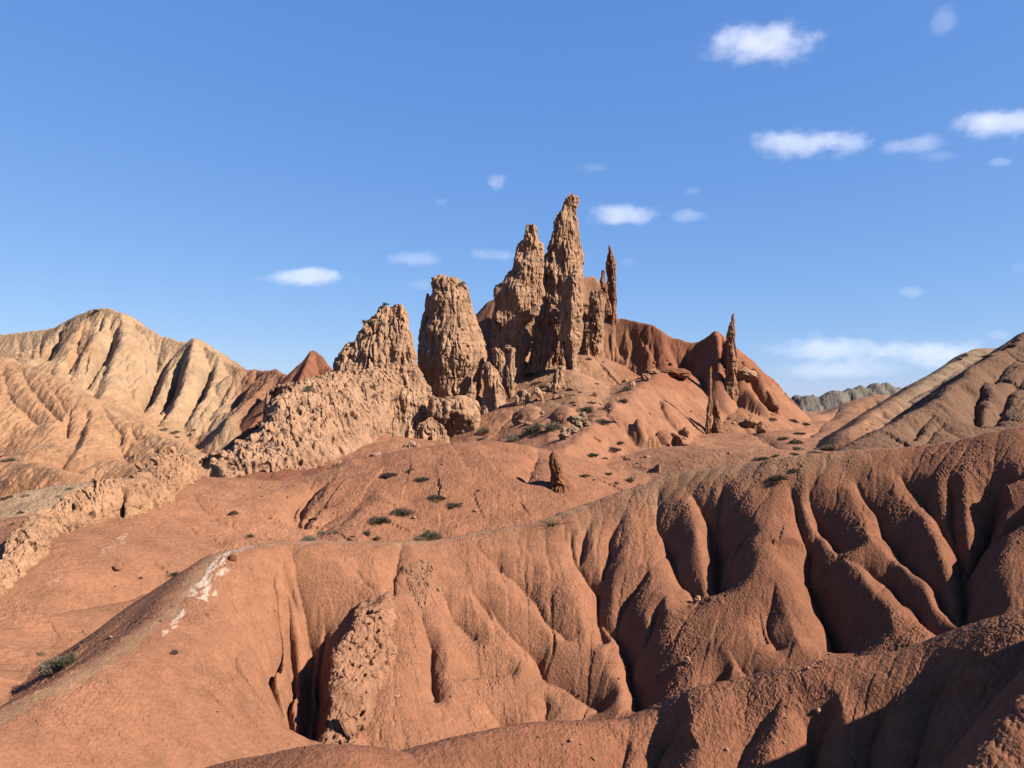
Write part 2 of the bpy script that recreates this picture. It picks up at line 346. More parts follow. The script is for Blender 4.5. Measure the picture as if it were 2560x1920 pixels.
# ------------------------------------------------------------------ gullies traced on the slopes: (crop, points, depth m, half width m, nearest y, start taper)
GUL = [
 # main ridge, right half
 ('c8', "295,60 300,230 345,330 395,430 440,540 500,640", .8, 1.1, 12),
 ('c8', "490,90 550,200 600,330 612,480 622,640", 1.15, 1.0, 12),
 ('c8', "640,40 632,130 610,260 606,340 612,480", .8, .7, 12),
 ('c8', "1000,60 1020,200 1060,320 1105,400 1098,520 1112,620 1150,720 1200,800 1230,880 1262,950", 1.35, 1.15, 12),
 ('c8', "1105,50 1110,150 1150,250 1200,340 1262,400", .8, .9, 12),
 ('c8', "1330,10 1400,120 1460,240 1510,330 1600,450 1710,560 1800,670 1870,770", .8, .9, 12),
 ('c8', "1200,340 1290,410 1400,480 1500,570 1620,680 1720,780 1790,850", .75, .9, 12),
 ('c8', "1560,0 1640,100 1750,200 1820,330 1880,420 1893,520 1893,690 1925,820", 1.0, .85, 12),
 ('c8', "1830,0 1835,130 1845,300 1885,420", .85, .75, 12),
 ('c8', "2180,0 2080,70 2040,170 2035,280 1980,420 1915,540", 1.2, .9, 12),
 ('c8', "2330,20 2250,150 2150,260 2040,310", .6, .8, 12),
 ('c8', "830,640 838,740 870,850", .25, .4, 12), ('c8', "900,540 905,640 880,720 880,800 930,880", .3, .5, 12),
 ('c8', "800,230 770,310 700,390 640,470", .4, .5, 12), ('c8', "730,170 690,260 640,330", .35, .45, 12),
 ('c8', "120,180 60,300 45,420 20,520", .45, .6, 12), ('c8', "270,450 200,560 130,660 95,760 90,820", .5, .7, 12),
 ('c8', "350,590 300,680 270,770 240,850", .4, .6, 12),
 ('c8', "-60,560 0,690 70,810 130,900 165,1010 185,1100 215,1235", 1.0, .9, 12),
 ('c8', "700,960 640,1040 600,1090", .35, .5, 12), ('c8', "680,900 730,980 800,1040", .2, .35, 12), ('c8', "750,930 790,1000 830,1040", .2, .35, 12),
 # main ridge, middle
 ('c7', "2030,80 2035,200 2090,310 2150,400 2200,500 2215,640 2250,760", .75, .8, 12),
 ('c7', "2130,60 2110,180 2090,280", .35, .4, 12),
 ('c7', "1450,180 1560,270 1660,360 1750,430 1830,540 1900,640 2000,730", .32, .7, 12),
 ('c7', "1500,480 1560,570 1620,680 1740,775 1820,860 1870,970 1990,1040 2110,1110 2215,1180", .55, .9, 12),
 ('c7', "1230,420 1290,570 1350,650 1430,740", .3, .6, 12),
 ('c7', "1400,440 1470,500 1540,600", .22, .5, 12),
 ('c7', "1115,560 1125,650 1162,740 1174,840 1177,950 1187,1050 1205,1135", .6, .38, 12),
 ('c7', "1180,962 1300,975 1420,962 1540,965 1650,948", .22, .16, 12),
 ('c7', "1867,1000 1875,1080 1885,1150 1875,1220", .22, .25, 12),
 ('c7', "1500,1140 1580,1250 1640,1290", .2, .5, 12),
 ('c7', "1680,600 1700,720 1760,850", .2, .6, 12),
 ('c7', "2040,930 2120,1010 2215,1085", .25, .35, 12),
 # hollow beside the crag
 ('c7', "300,230 370,420 420,600 460,760 450,900 430,1050 420,1200 400,1330 380,1460", 2.3, 1.45, 12),
 ('c7', "340,230 370,400 420,650 440,900 420,1200", 1.7, 2.3, 12), ('c7', "260,230 280,350 350,480 430,620", 1.1, .9, 12), ('c7', "290,330 290,480 310,640 330,800 330,1000 300,1150 350,1350", 2.2, .8, 12), ('c7', "225,400 245,600 258,800 215,950 185,1080 280,1230", 1.9, .7, 12), ('c7', "500,470 520,600 500,800 480,1000 470,1200 450,1400", 2.2, .75, 12), ('c7', "470,330 480,450 470,600", .5, .7, 12), ('c7', "215,240 205,400 240,600 250,760 240,930", 1.0, .6, 12),
 ('c7', "640,250 720,330 800,420", .2, .6, 12), ('c7', "1000,150 960,300 930,470", .25, .6, 12),
 # main ridge, left
 ('c6', "1480,950 1500,1050 1560,1130 1640,1210 1705,1280", .38, .5, 10), ('c6', "1410,1200 1445,1290 1450,1400 1520,1500 1600,1600", .38, .5, 10),
 # near ridge
 ('c8', "1235,1110 1190,1220 1150,1330 1120,1440 1100,1560", .55, .55, 4), ('c8', "470,1190 400,1300 330,1420 290,1540", .45, .6, 4),
 ('c8', "980,1060 900,1200 800,1350 720,1520", .22, .6, 4), ('c8', "1560,1040 1500,1180 1430,1330 1400,1500", .3, .7, 4),
 ('c8', "1880,900 1780,1060 1700,1230 1650,1500", .25, .8, 4), ('c8', "180,1290 140,1400 100,1520", .2, .5, 4),
 # mound with its scored flank
 ('c6', "1920,270 1860,370 1810,470 1835,540", 1.0, 1.1, 30), ('c6', "2080,250 1980,310 1900,380 1840,480 1835,560", 1.0, 1.0, 30),
 ('c6', "2060,400 1960,460 1880,520 1840,580", .8, .9, 30), ('c6', "2150,450 2050,500 1950,550", .5, .8, 30),
 ('c6', "1190,330 1230,420 1350,500 1500,570 1640,610", .35, 1.2, 26), ('c6', "1260,470 1400,560 1500,610", .18, .8, 26),
 ('c6', "1080,520 1200,580 1330,640", .15, .8, 26),
 ('c6', "300,1080 500,1040 740,980 960,930", .45, 1.2, 17), ('c6', "690,1060 740,1110 760,1150", .2, .6, 17),
 ('d1', "490,580 500,700 560,820 640,950", .3, .9, 36), ('d1', "730,640 700,760 650,880 620,960", .45, .9, 36),
 # castle hill
 ('c4', "560,220 600,330 640,430 690,540", .9, 1.2, 70), ('c4', "470,330 490,420 540,480", .8, .9, 70), ('c4', "560,360 600,450 640,530", .9, .9, 70),
 ('c4', "720,210 690,280 700,350 760,420 800,560", .8, 1.2, 70), ('c4', "760,290 770,400 800,480", .9, .8, 70), ('c4', "880,320 930,420 960,500 1000,600", .6, 1.1, 70),
 ('c4', "1080,370 1040,450 1040,560 1080,650", .9, 1.2, 70), ('c4', "990,340 1010,420 1030,470", .4, .7, 70),
 ('c4', "1480,520 1560,590 1600,680", .5, .8, 70), ('c4', "1590,680 1650,760 1660,850", .6, .8, 70),
 ('c4', "1340,940 1480,1040 1620,1140 1760,1230", .3, 1.2, 50), ('c4', "1560,1080 1700,1170 1850,1260", .3, 1.0, 50),
 ('c4', "1250,1180 1400,1270 1500,1330", .3, 1.2, 50),
 ('d1', "1190,260 1120,340 1060,420 1000,500 960,570", .8, 1.4, 50),
 # right hill
 ('c5', "1890,620 1872,760 1835,860 1825,1060", 1.0, 1.1, 30), ('c5', "2220,640 2060,800 2040,900 1950,1050", .9, 1.2, 30),
 ('c5', "1500,900 1400,1000 1330,1120", .45, .9, 30), ('c5', "1600,950 1480,1060 1430,1150", .35, .8, 30), ('c5', "2150,480 2050,560 1960,680", .5, 1.0, 36),
 ('c5', "1690,560 1580,640 1450,720 1300,800", .5, 1.2, 60), ('c5', "1850,470 1700,560", .4, 1.0, 60),
 ('c5', "1090,890 1110,950 1150,970", .4, .8, 60), ('c5', "980,960 1000,1000", .3, .6, 60), ('c5', "760,850 700,930 640,980", .6, 1.5, 80),
 ('c5', "900,870 960,900 960,880", .3, 1.0, 80), ('c5', "640,980 560,1060 500,1110", .6, 1.5, 50),
 # pale mountain
 ('c1', "530,330 480,450 440,560 370,680 340,740", 2.6, 1.9, 80), ('c1', "690,290 645,420 612,520 600,600", 1.6, 1.4, 80),
 ('c1', "830,260 790,380 775,440", 1.2, 1.0, 80), ('c1', "950,330 905,450 870,600 800,700 700,860 645,940", 2.8, 1.8, 80),
 ('c1', "640,560 575,680 515,800", 2.2, 1.4, 80), ('c1', "735,510 690,640 668,770", 1.3, 1.0, 80),
 ('c1', "1290,460 1245,620 1225,780 1180,960", 1.0, 1.4, 80), ('c1', "1380,610 1260,790 1185,980 1130,1130", 2.8, 1.5, 80),
 ('c1', "1490,540 1425,720 1385,900 1290,1080 1210,1175", 3.2, 1.6, 80), ('c1', "1700,660 1640,790 1590,960 1540,1080", 1.7, 1.2, 80),
 ('c1', "2030,740 2010,850 1890,990 1840,1090", 2.4, 1.8, 80), ('c1', "1830,670 1840,800 1760,930 1700,1050", .6, 1.2, 80),
 ('c1', "1740,900 1640,1000 1560,1100", .7, .8, 80), ('c1', "340,410 310,560 330,690", .8, 1.2, 80), ('c1', "240,420 260,540 240,640", .5, 1.0, 80),
 ('c1', "130,430 150,520 160,600", .4, .9, 80), ('c1', "1050,420 1130,600 1160,800", .4, 1.2, 80), ('c1', "1000,560 990,760 1050,950", .4, 1.2, 80),
 ('c1', "160,690 200,800 330,980 480,1130 540,1200", .9, 1.3, 60), ('c1', "10,700 80,950 200,1060 330,1180", 1.0, 1.6, 60),
 ('c1', "340,780 420,900 500,1010 545,1090", .5, 1.0, 60), ('c1', "560,990 545,1090 530,1200 520,1290", 1.3, 1.4, 60),
 ('c1', "830,1040 880,1140 960,1230 940,1330", .7, .9, 60), ('c1', "970,1050 1010,1130", .5, .7, 60), ('c1', "1040,1160 1050,1240 1100,1300", .6, .7, 60),
 ('c1', "950,1290 960,1380 1010,1450", .5, .6, 60), ('c1', "1180,1300 1250,1400 1290,1450", .4, .8, 60),
]
R = np.zeros_like(Z)
for g in GUL:
    crop, text, dep, wid, ymin = g
    if crop == 'c8' and ymin == 12: dep *= 1.25
    if crop == 'c7' and dep < .6: dep *= 1.45
    wid = max(wid, .42)
    pts = tr(crop, text)
    if len(pts) > 2: pts = catmull(pts, 4)
    n = len(pts)
    P3 = []
    for i, (u, v) in enumerate(pts):
        off = dep * min(1.0, .15 + 1.6 * i / n) * .85
        q = zray(u, v, off, ymin)
        if q is None: q = zray(u, v + 12, off, ymin)
        if q is not None and (not P3 or abs(q[1] - P3[-1][1]) < .16 * q[1]):
            P3.append([q[0], q[1], i / n])
    if len(P3) < 2: 
        print("gully lost", text[:30]); continue
    P3 = np.array(P3)
    # smooth the path a little
    for _ in range(2):
        P3[1:-1, :2] = .5 * P3[1:-1, :2] + .25 * (P3[:-2, :2] + P3[2:, :2])
    W = wid * 1.25
    r0, r1 = np.searchsorted(ys, P3[:, 1].min() - W - .5), np.searchsorted(ys, P3[:, 1].max() + W + .5)
    yy = ys[r0:r1]
    ulo = U0 + F * ((P3[:, 0].min() - W) / (P3[:, 1].min() if P3[:, 0].min() - W < 0 else P3[:, 1].max()))
    uhi = U0 + F * ((P3[:, 0].max() + W) / (P3[:, 1].min() if P3[:, 0].max() + W > 0 else P3[:, 1].max()))
    c0, c1 = int(np.clip((ulo - us[0]) / 4 - 2, 0, len(us))), int(np.clip((uhi - us[0]) / 4 + 3, 0, len(us)))
    if r1 <= r0 or c1 <= c0: continue
    x, y = X[r0:r1, c0:c1], Y[r0:r1, c0:c1]
    x = x + f4(.12 * wid) * noise2(x / wid * 1.3, y / wid * 1.3)
    d, s, t, _ = seg_field(x, y, P3, False)
    w = W * (.45 + .55 * np.minimum(1, t * 2.2))
    a = np.clip(1 - d / w, 0, 1)
    dd = dep * np.minimum(1, .12 + t * 1.7)
    c = dd * (.72 * a ** 1.6 + .28 * np.exp(-d / (.11 * w + .03)) * (a > 0))
    R[r0:r1, c0:c1] = (R[r0:r1, c0:c1] ** 4 + c ** 4) ** .25
Z -= R
# rain rills: let water run down the land and cut a little where it gathers
ny_, nx_ = Z.shape
ZW = Z + f4(.05) * noise2(X / .55, Y / .55) + f4(.02) * noise2(X / .2, Y / .2) + f4(.0025) * Y * noise2(X / (.006 * Y + .3), np.log(Y) * 90)
DXc = (Y / F * 4.0).astype(f4); DYc = np.gradient(ys)[:, None].astype(f4) + 0 * X
bestS = np.zeros(Z.shape, f4); rec = np.arange(ny_ * nx_, dtype=np.int64).reshape(ny_, nx_).copy(); own_i = rec.copy()
for dj in (-1, 0, 1):
    for di in (-1, 0, 1):
        if dj == 0 and di == 0: continue
        a_ = (slice(max(0, -dj), ny_ - max(0, dj)), slice(max(0, -di), nx_ - max(0, di)))
        b_ = (slice(max(0, dj), ny_ + min(0, dj) if dj < 0 else ny_), slice(max(0, di), nx_ + min(0, di) if di < 0 else nx_))
        ddx = X[b_] - X[a_]; ddy = Y[b_] - Y[a_]
        sl_ = (ZW[a_] - ZW[b_]) / np.sqrt(ddx * ddx + ddy * ddy)
        m = sl_ > bestS[a_]
        bestS[a_] = np.where(m, sl_, bestS[a_]); rec[a_] = np.where(m, own_i[b_], rec[a_])
area = (DXc * DYc).ravel().astype(np.float64); moves = (rec != own_i).ravel(); rr = rec.ravel()[moves]
acc = area.copy()
for it in range(150):
    acc = area + np.bincount(rr, acc[moves], ny_ * nx_)
acc = acc.reshape(ny_, nx_).astype(f4)
kk = np.select([OWN == MAIN, OWN == NEAR, OWN == RIGHT, OWN == MOUND, OWN == CASTLE, OWN == PALE, OWN == FAR], [.060, .025, .08, .050, .085, .095, .10], .03)
cap = np.select([OWN == MAIN, OWN == NEAR, OWN == RIGHT, OWN == MOUND, OWN == CASTLE, OWN == PALE, OWN == FAR], [.32, .09, .35, .20, .55, .9, 2.0], .2)
cut = np.minimum(kk * np.maximum(acc - 3 * area.reshape(ny_, nx_), 0) ** .45, cap) * np.clip(bestS * 2.2 - .15, 0, 1)
for ax_ in (0, 1):
    p_ = np.pad(cut, ((1, 1), (0, 0)) if ax_ == 0 else ((0, 0), (1, 1)), mode='edge')
    cut = (.25 * p_[:-2] + .5 * p_[1:-1] + .25 * p_[2:]) if ax_ == 0 else (.25 * p_[:, :-2] + .5 * p_[:, 1:-1] + .25 * p_[:, 2:])
Z -= cut.astype(f4)
print("rills", round(time.time() - T0, 1))
print("gullies", round(time.time() - T0, 1))

# ------------------------------------------------------------------ final rows: even on the picture, sparse where hidden
uf = np.concatenate([np.linspace(-900, -60, 90, endpoint=False), np.arange(-60, 2620, 1.55), np.linspace(2620, 3455, 90)])
uf = np.unique(uf).astype(f4)
NR = 1500
vv = V0 - F * Z / Y
dv = np.abs(np.diff(vv, axis=0))
run = np.minimum.accumulate(vv, 0)
vis = (vv[1:] <= run[1:] + 5) & (vv[1:] < 2050)
wgt = np.where(vis, np.minimum(dv, 60) + .25, .05) + .12 * np.diff(np.log(ys))[:, None] / .0025
cs = np.cumsum(np.pad(wgt, ((0, 0), (12, 13)), mode='edge'), 1)
wgt = (cs[:, 25:] - cs[:, :-25]) / 25
cs = np.cumsum(np.pad(wgt, ((4, 5), (0, 0)), mode='edge'), 0)
wgt = (cs[9:] - cs[:-9]) / 9
cum = np.vstack([np.zeros((1, len(us))), np.cumsum(wgt, 0)])
cum /= cum[-1:]
tt = np.linspace(0, 1, NR)
JI = np.stack([np.interp(tt, cum[:, i], np.arange(len(ys))) for i in range(len(us))], 1)   # row index (float) per coarse column
ci = (uf - us[0]) / 4.0
c0 = np.clip(np.floor(ci).astype(int), 0, len(us) - 2); ct = ci - c0
JF = (JI[:, c0] * (1 - ct) + JI[:, c0 + 1] * ct).astype(np.float64)
CF = np.repeat(ci[None, :], NR, 0)
def cubic_w(t):
    return (-.5 * t + t * t - .5 * t ** 3, 1 - 2.5 * t * t + 1.5 * t ** 3, .5 * t + 2 * t * t - 1.5 * t ** 3, -.5 * t * t + .5 * t ** 3)
def sample(A, cubic=True):
    j = np.clip(np.floor(JF).astype(int), 0, len(ys) - 2); i = np.clip(np.floor(CF).astype(int), 0, len(us) - 2)
    tj = (JF - j).astype(f4); ti = (CF - i).astype(f4)
    if not cubic:
        return (A[j, i] * (1 - tj) + A[j + 1, i] * tj) * (1 - ti) + (A[j, i + 1] * (1 - tj) + A[j + 1, i + 1] * tj) * ti
    wj = cubic_w(tj); wi = cubic_w(ti); out = 0
    for a in range(4):
        ja = np.clip(j + a - 1, 0, len(ys) - 1)
        row = 0
        for b in range(4):
            row = row + wi[b] * A[ja, np.clip(i + b - 1, 0, len(us) - 1)]
        out = out + wj[a] * row
    return out
jj = np.clip(np.floor(JF).astype(int), 0, len(ys) - 2)
YF = (ys[jj] + (ys[jj + 1] - ys[jj]) * (JF - jj)).astype(f4)
XF = ((uf[None, :] - U0) / F * YF).astype(f4)
ZF = sample(Z).astype(f4)
OF = OWN[np.clip(np.round(JF).astype(int), 0, len(ys) - 1), np.clip(np.round(CF).astype(int), 0, len(us) - 1)]
RF = sample(R, False).astype(f4)
MDF = sample(MD, False).astype(f4); MSF = sample(MS, False).astype(f4)
print("resampled", ZF.shape, round(time.time() - T0, 1))

# roughness of the ground
near = (OF == NEAR) | (OF == MAIN)
grain = sstep(90, 14, YF)
b1 = np.abs(noise2(XF / .21, YF / .18)); b2 = np.abs(noise2(XF / .085 + 31, YF / .075))
b3 = noise2(XF / .9 + 11, YF / .9); b4 = noise2(XF / 3.1, YF / 3.1 + 40)
patch = sstep(-.35, .45, noise2(XF / 1.9 + 7, YF / 1.9) + .4 * noise2(XF / .6, YF / .6 + 4))
crust = .25 + .75 * patch
nr_ = sstep(19, 12, YF); UF0 = np.repeat(uf[None, :], NR, 0)
b0 = np.abs(noise2(XF / .048 + 3, YF / .043))
rough = ((b1 * .024 + b2 * .044) * (1 - .8 * nr_) + (b0 * .018 * (.3 + .7 * sstep(6.8, 9.5, YF)) + b2 * .006) * nr_) * crust * sstep(60, 30, YF) + b3 * .034 * (1 - .5 * nr_) + b4 * .07 + .045 * patch * np.abs(noise2(XF / .42 + 8, YF / .38)) * (1 - .7 * nr_) * sstep(2200, 900, UF0)
nearfac = sstep(34, 30, YF)
rough = rough * nearfac + (1 - nearfac) * (b3 * .05 + b4 * .12 + .05 * np.abs(noise2(XF / .42, YF / .38)) + .05 * np.abs(noise2(XF / .20, YF / .18)) * sstep(75, 45, YF))
pal = (OF == PALE)
pn = np.abs(noise2(XF / 1.0, YF / 2.4)) * .28 + np.abs(noise2(XF / .45 + 3, YF / .9)) * .13
rough = np.where(pal, rough + pn * sstep(50, 85, YF), rough)
cst = (OF == CASTLE)
rough = np.where(cst, rough + .10 * noise2(XF / 1.7, YF / 1.7 + 9) + .06 * np.abs(noise2(XF / .7, YF / .7)), rough)
frn = (OF == FAR)
rough = np.where(frn, 2.6 * np.abs(noise2(XF / 9, YF / 18)) + 1.0 * np.abs(noise2(XF / 3.4, YF / 6)) + .4 * noise2(XF / 1.5, YF / 1.5), rough)
path = sstep(.34, .12, MDF + .16 * noise2(XF / .5, YF / .5)) * (OF == MAIN)
ZF += (rough * (1 - .75 * path)).astype(f4)
print("rough", round(time.time() - T0, 1))

# ------------------------------------------------------------------ ground colours (pigment of the earth itself)
ALB = .300                                    # the traced tones are brighter than the dry earth itself
def col(r, g, b): return np.array([r, g, b], f4)
UF = np.repeat(uf[None, :], NR, 0)
big = noise2(XF / 7, YF / 7 + 3)[..., None]; mid = noise2(XF / 1.6 + 3, YF / 1.6)[..., None]
RED = col(.455, .183, .098); DRED = col(.36, .120, .062); TAN = col(.56, .35, .20); PALEC = col(.66, .42, .25); PINK = col(.60, .29, .145)
ORG = col(.53, .248, .139); GREY = col(.235, .200, .170); BRN = col(.36, .20, .12)
CO = np.empty(ZF.shape + (3,), f4)
CO[:] = ORG
mk = lambda o: (OF == o)[..., None]
def mix(a, b, t): return a + (b - a) * t
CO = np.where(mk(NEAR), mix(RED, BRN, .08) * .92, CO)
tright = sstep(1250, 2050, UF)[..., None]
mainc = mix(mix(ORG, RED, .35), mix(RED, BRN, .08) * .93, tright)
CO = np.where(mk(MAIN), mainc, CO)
crest = sstep(2.2, .2, MDF + .8 * noise2(XF / .8, YF / .8))[..., None] * sstep(1300, 1700, UF)[..., None] * sstep(2300, 2000, UF)[..., None]
CO = np.where(mk(MAIN), mix(CO, mix(TAN, BRN, .3), .6 * crest), CO)
CO = mix(CO, mix(TAN, ORG, .35), .75 * path[..., None])
CO = np.where(mk(MOUND), mix(ORG, RED, .25 + .3 * sstep(700, 1000, UF)[..., None]), CO)
tpale = sstep(-3, 2.5, ZF + 1.5 * noise2(XF / 5, YF / 5) + .02 * (UF - 300))[..., None]
pc = mix(mix(PINK, PALEC, .35), PALEC, tpale)
pc = mix(pc, mix(PINK, RED, .35), sstep(-5.0, -7.5, ZF + .8 * noise2(XF / 3, YF / 3))[..., None] * sstep(52, 58, YF)[..., None])
pc = np.where((YF < 53)[..., None], mix(PALEC, TAN, .3), pc)
ft = sstep(.1, .6, noise2(XF / 8 + 2, YF / 8))[..., None] * sstep(420, 150, UF)[..., None]
pc = mix(pc, PINK, .55 * ft)
pc = mix(pc, mix(DRED, PINK, .3), sstep(540, 640, UF)[..., None] * sstep(70, 80, YF)[..., None] * .8)
CO = np.where(mk(PALE), pc, CO)
cc = mix(mix(ORG, RED, .25), mix(RED, DRED, .35), sstep(0, 3.5, ZF + .6 * noise2(XF / 2, YF / 2))[..., None] * sstep(1480, 1560, UF)[..., None])
cc = mix(cc, mix(TAN, ORG, .4), (sstep(1250, 1330, UF) * sstep(1640, 1500, UF) * sstep(70, 80, YF))[..., None] * .55)
cc = mix(cc, mix(DRED, ORG, .3), sstep(860, 800, UF + 60 * noise2(XF / 3, YF / 3))[..., None])
CO = np.where(mk(CASTLE), cc, CO)
CO = np.where(mk(RIGHT), mix(BRN, RED, .12) * .80, CO)
CO = np.where(mk(BACK), mix(mix(ORG, TAN, .2), mix(TAN, GREY, .35), sstep(2150, 2330, UF)[..., None]), CO)
CO = np.where(mk(FAR), mix(GREY, col(.29, .245, .20), .5 + .5 * noise2(XF / 40, ZF / 3)[..., None]), CO)
CO = CO * (1 + .10 * big + .10 * mid)
# white salt crust on the path and the slope
def stain(crop, text, width, ymin, strength=1.0, thr=0.0):
    global CO
    pts = tr(crop, text); q = [zray(u, v, 0, ymin) for u, v in pts]
    q = np.array([a for a in q if a is not None])
    m = (np.abs(XF - q[:, 0].mean()) < np.ptp(q[:, 0]) + 2) & (np.abs(YF - q[:, 1].mean()) < np.ptp(q[:, 1]) + 2)
    d, s, t, _ = seg_field(XF[m], YF[m], q, False)
    k = sstep(width, width * .35, d + width * .9 * noise2(XF[m] / .33, YF[m] / .33))
    k = k * sstep(thr - .22, thr + .30, noise2(XF[m] / .12, YF[m] / .22) + .5 * noise2(XF[m] / .25, YF[m] / .5) + .12)
    CO[m] = mix(CO[m], col(.86, .69, .55), (strength * k)[:, None])
stain('c6', "1540,655 1430,690 1350,735 1300,790 1265,850 1240,900 1200,960 1240,985", .24, 14, .8, -.05)
stain('c6', "1390,770 1330,810 1290,860 1270,940", .22, 14, .7, .05)
stain('c6', "1120,1055 1060,1150 1000,1200", .10, 12, .6)
stain('c6', "760,600 690,640 640,690", .22, 22, .35, .15)
stain('c6', "300,885 400,850", .12, 18, .3, .15)
CO = np.clip(CO, .02, .92)
print("colour", round(time.time() - T0, 1))

# ------------------------------------------------------------------ mesh helpers
def new_mesh(name, V, Fq, mat=None, colors=None, smooth=True):
    """V (n,3), Fq (m,k) faces of one size, or a list of such arrays"""
    me = bpy.data.meshes.new(name)
    V = np.ascontiguousarray(V, f4)
    me.vertices.add(len(V)); me.vertices.foreach_set("co", V.ravel())
    fl = Fq if isinstance(Fq, list) else [Fq]
    fl = [np.asarray(a, np.int32) for a in fl if len(a)]
    loops = np.concatenate([a.ravel() for a in fl]).astype(np.int32)
    sizes = np.concatenate([np.full(len(a), a.shape[1], np.int32) for a in fl])
    starts = np.concatenate([[0], np.cumsum(sizes)[:-1]]).astype(np.int32)
    me.loops.add(len(loops)); me.loops.foreach_set("vertex_index", loops)
    me.polygons.add(len(sizes)); me.polygons.foreach_set("loop_start", starts)
    if smooth: me.polygons.foreach_set("use_smooth", np.ones(len(sizes), bool))
    me.update(calc_edges=True)
    me.validate()
    if colors is not None:
        a = me.attributes.new("Col", 'FLOAT_COLOR', 'POINT')
        cc = np.ones((len(V), 4), f4); cc[:, :3] = np.asarray(colors) * ALB
        a.data.foreach_set("color", cc.ravel())
    if mat: me.materials.append(mat)
    return me

def add(name, me, label=None, cat=None, group=None, kind=None, parent=None, loc=None):
    o = bpy.data.objects.new(name, me); C.objects.link(o)
    if label: o["label"] = label
    if cat: o["category"] = cat
    if group: o["group"] = group
    if kind: o["kind"] = kind
    if parent: o.parent = parent
    if loc is not None: o.location = loc
    return o

# ------------------------------------------------------------------ materials
def earth_mat(name, s1, s2, bump, dist, vary=.22, ao=None):
    m = bpy.data.materials.new(name); m.use_nodes = True
    nt = m.node_tree; N = nt.nodes; L = nt.links
    b = N["Principled BSDF"]; b.inputs["Roughness"].default_value = .95
    b.inputs["Specular IOR Level"].default_value = .12
    at = N.new("ShaderNodeAttribute"); at.attribute_name = "Col"
    tc = N.new("ShaderNodeNewGeometry")
    n1 = N.new("ShaderNodeTexNoise"); n1.inputs["Scale"].default_value = s1; n1.inputs["Detail"].default_value = 6; n1.inputs["Roughness"].default_value = .65
    n2 = N.new("ShaderNodeTexNoise"); n2.inputs["Scale"].default_value = s2; n2.inputs["Detail"].default_value = 4; n2.inputs["Roughness"].default_value = .7
    L.new(tc.outputs["Position"], n1.inputs["Vector"]); L.new(tc.outputs["Position"], n2.inputs["Vector"])
    r = N.new("ShaderNodeMapRange"); r.inputs[1].default_value = .25; r.inputs[2].default_value = .75
    r.inputs[3].default_value = 1 - vary; r.inputs[4].default_value = 1 + vary
    L.new(n1.outputs[0], r.inputs[0])
    r2 = N.new("ShaderNodeMapRange"); r2.inputs[1].default_value = .3; r2.inputs[2].default_value = .7
    r2.inputs[3].default_value = 1 - vary * .8; r2.inputs[4].default_value = 1 + vary * .8
    L.new(n2.outputs[0], r2.inputs[0])
    mu = N.new("ShaderNodeMath"); mu.operation = 'MULTIPLY'; L.new(r.outputs[0], mu.inputs[0]); L.new(r2.outputs[0], mu.inputs[1])
    vm = N.new("ShaderNodeVectorMath"); vm.operation = 'SCALE'
    L.new(at.outputs["Color"], vm.inputs[0]); L.new(mu.outputs[0], vm.inputs["Scale"])
    L.new(vm.outputs[0], b.inputs["Base Color"])
    bp = N.new("ShaderNodeBump"); bp.inputs["Strength"].default_value = bump; bp.inputs["Distance"].default_value = dist
    L.new(n2.outputs[0], bp.inputs["Height"])
    L.new(bp.outputs[0], b.inputs["Normal"])
    return m
M_CLAY = earth_mat("crusted_red_clay", 2.2, 11, .9, .06)
M_SLOPE = earth_mat("red_slope_earth", .9, 6, .8, .10)
M_PALE = earth_mat("pale_badland_earth", .35, 2.6, .8, .25)
M_FAR = earth_mat("grey_mountain_earth", .05, .4, .8, 1.0)
M_ROCK = earth_mat("sandstone", .8, 5.5, 1.0, .12, .26)

# ------------------------------------------------------------------ split the land by owner and link it
OFF = OF.copy()
nC = len(uf)
V = np.stack([XF, YF, ZF], -1).reshape(-1, 3)
CC = CO.reshape(-1, 3)
idx = np.arange(NR * nC, dtype=np.int32).reshape(NR, nC)
quads = np.stack([idx[:-1, :-1], idx[:-1, 1:], idx[1:, 1:], idx[1:, :-1]], -1).reshape(-1, 4)
qo = OFF[:-1, :-1].reshape(-1)
LAND = {
 NEAR: ("near_hill", M_CLAY, "nearest rounded red clay ridge along the bottom edge, half in shadow", "hill"),
 MAIN: ("gullied_hill", M_CLAY, "long red ridge with deep gullies and a trodden path along its crest", "hill"),
 MOUND: ("mound_hill", M_SLOPE, "smooth orange red slope and rounded mound behind the gullied ridge", "hill"),
 CASTLE: ("castle_hill", M_SLOPE, "red hill carrying the tall rock towers and thin spires", "hill"),
 PALE: ("pale_mountain", M_PALE, "pale buff fluted mountain at the left with red knolls at its foot", "mountain"),
 RIGHT: ("dark_hill", M_CLAY, "dark brown grainy hillside rising at the right edge", "hill"),
 BACK: ("valley_hill", M_SLOPE, "tan and red hills behind the dark hillside, in the gap on the right", "hill"),
 FAR: ("far_mountain", M_FAR, "grey ribbed mountain far away in the gap on the right", "mountain"),
 FLOOR: ("valley_ground", M_SLOPE, "red earth of the valley bottoms between the hills", "ground"),
}
for ow, (nm, mat, lab, cat) in LAND.items():
    q = quads[qo == ow]
    if len(q) == 0: continue
    used = np.zeros(len(V), bool); used[q.ravel()] = True
    remap = np.cumsum(used) - 1
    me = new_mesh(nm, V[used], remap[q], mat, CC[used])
    add(nm, me, lab, cat, kind="structure")
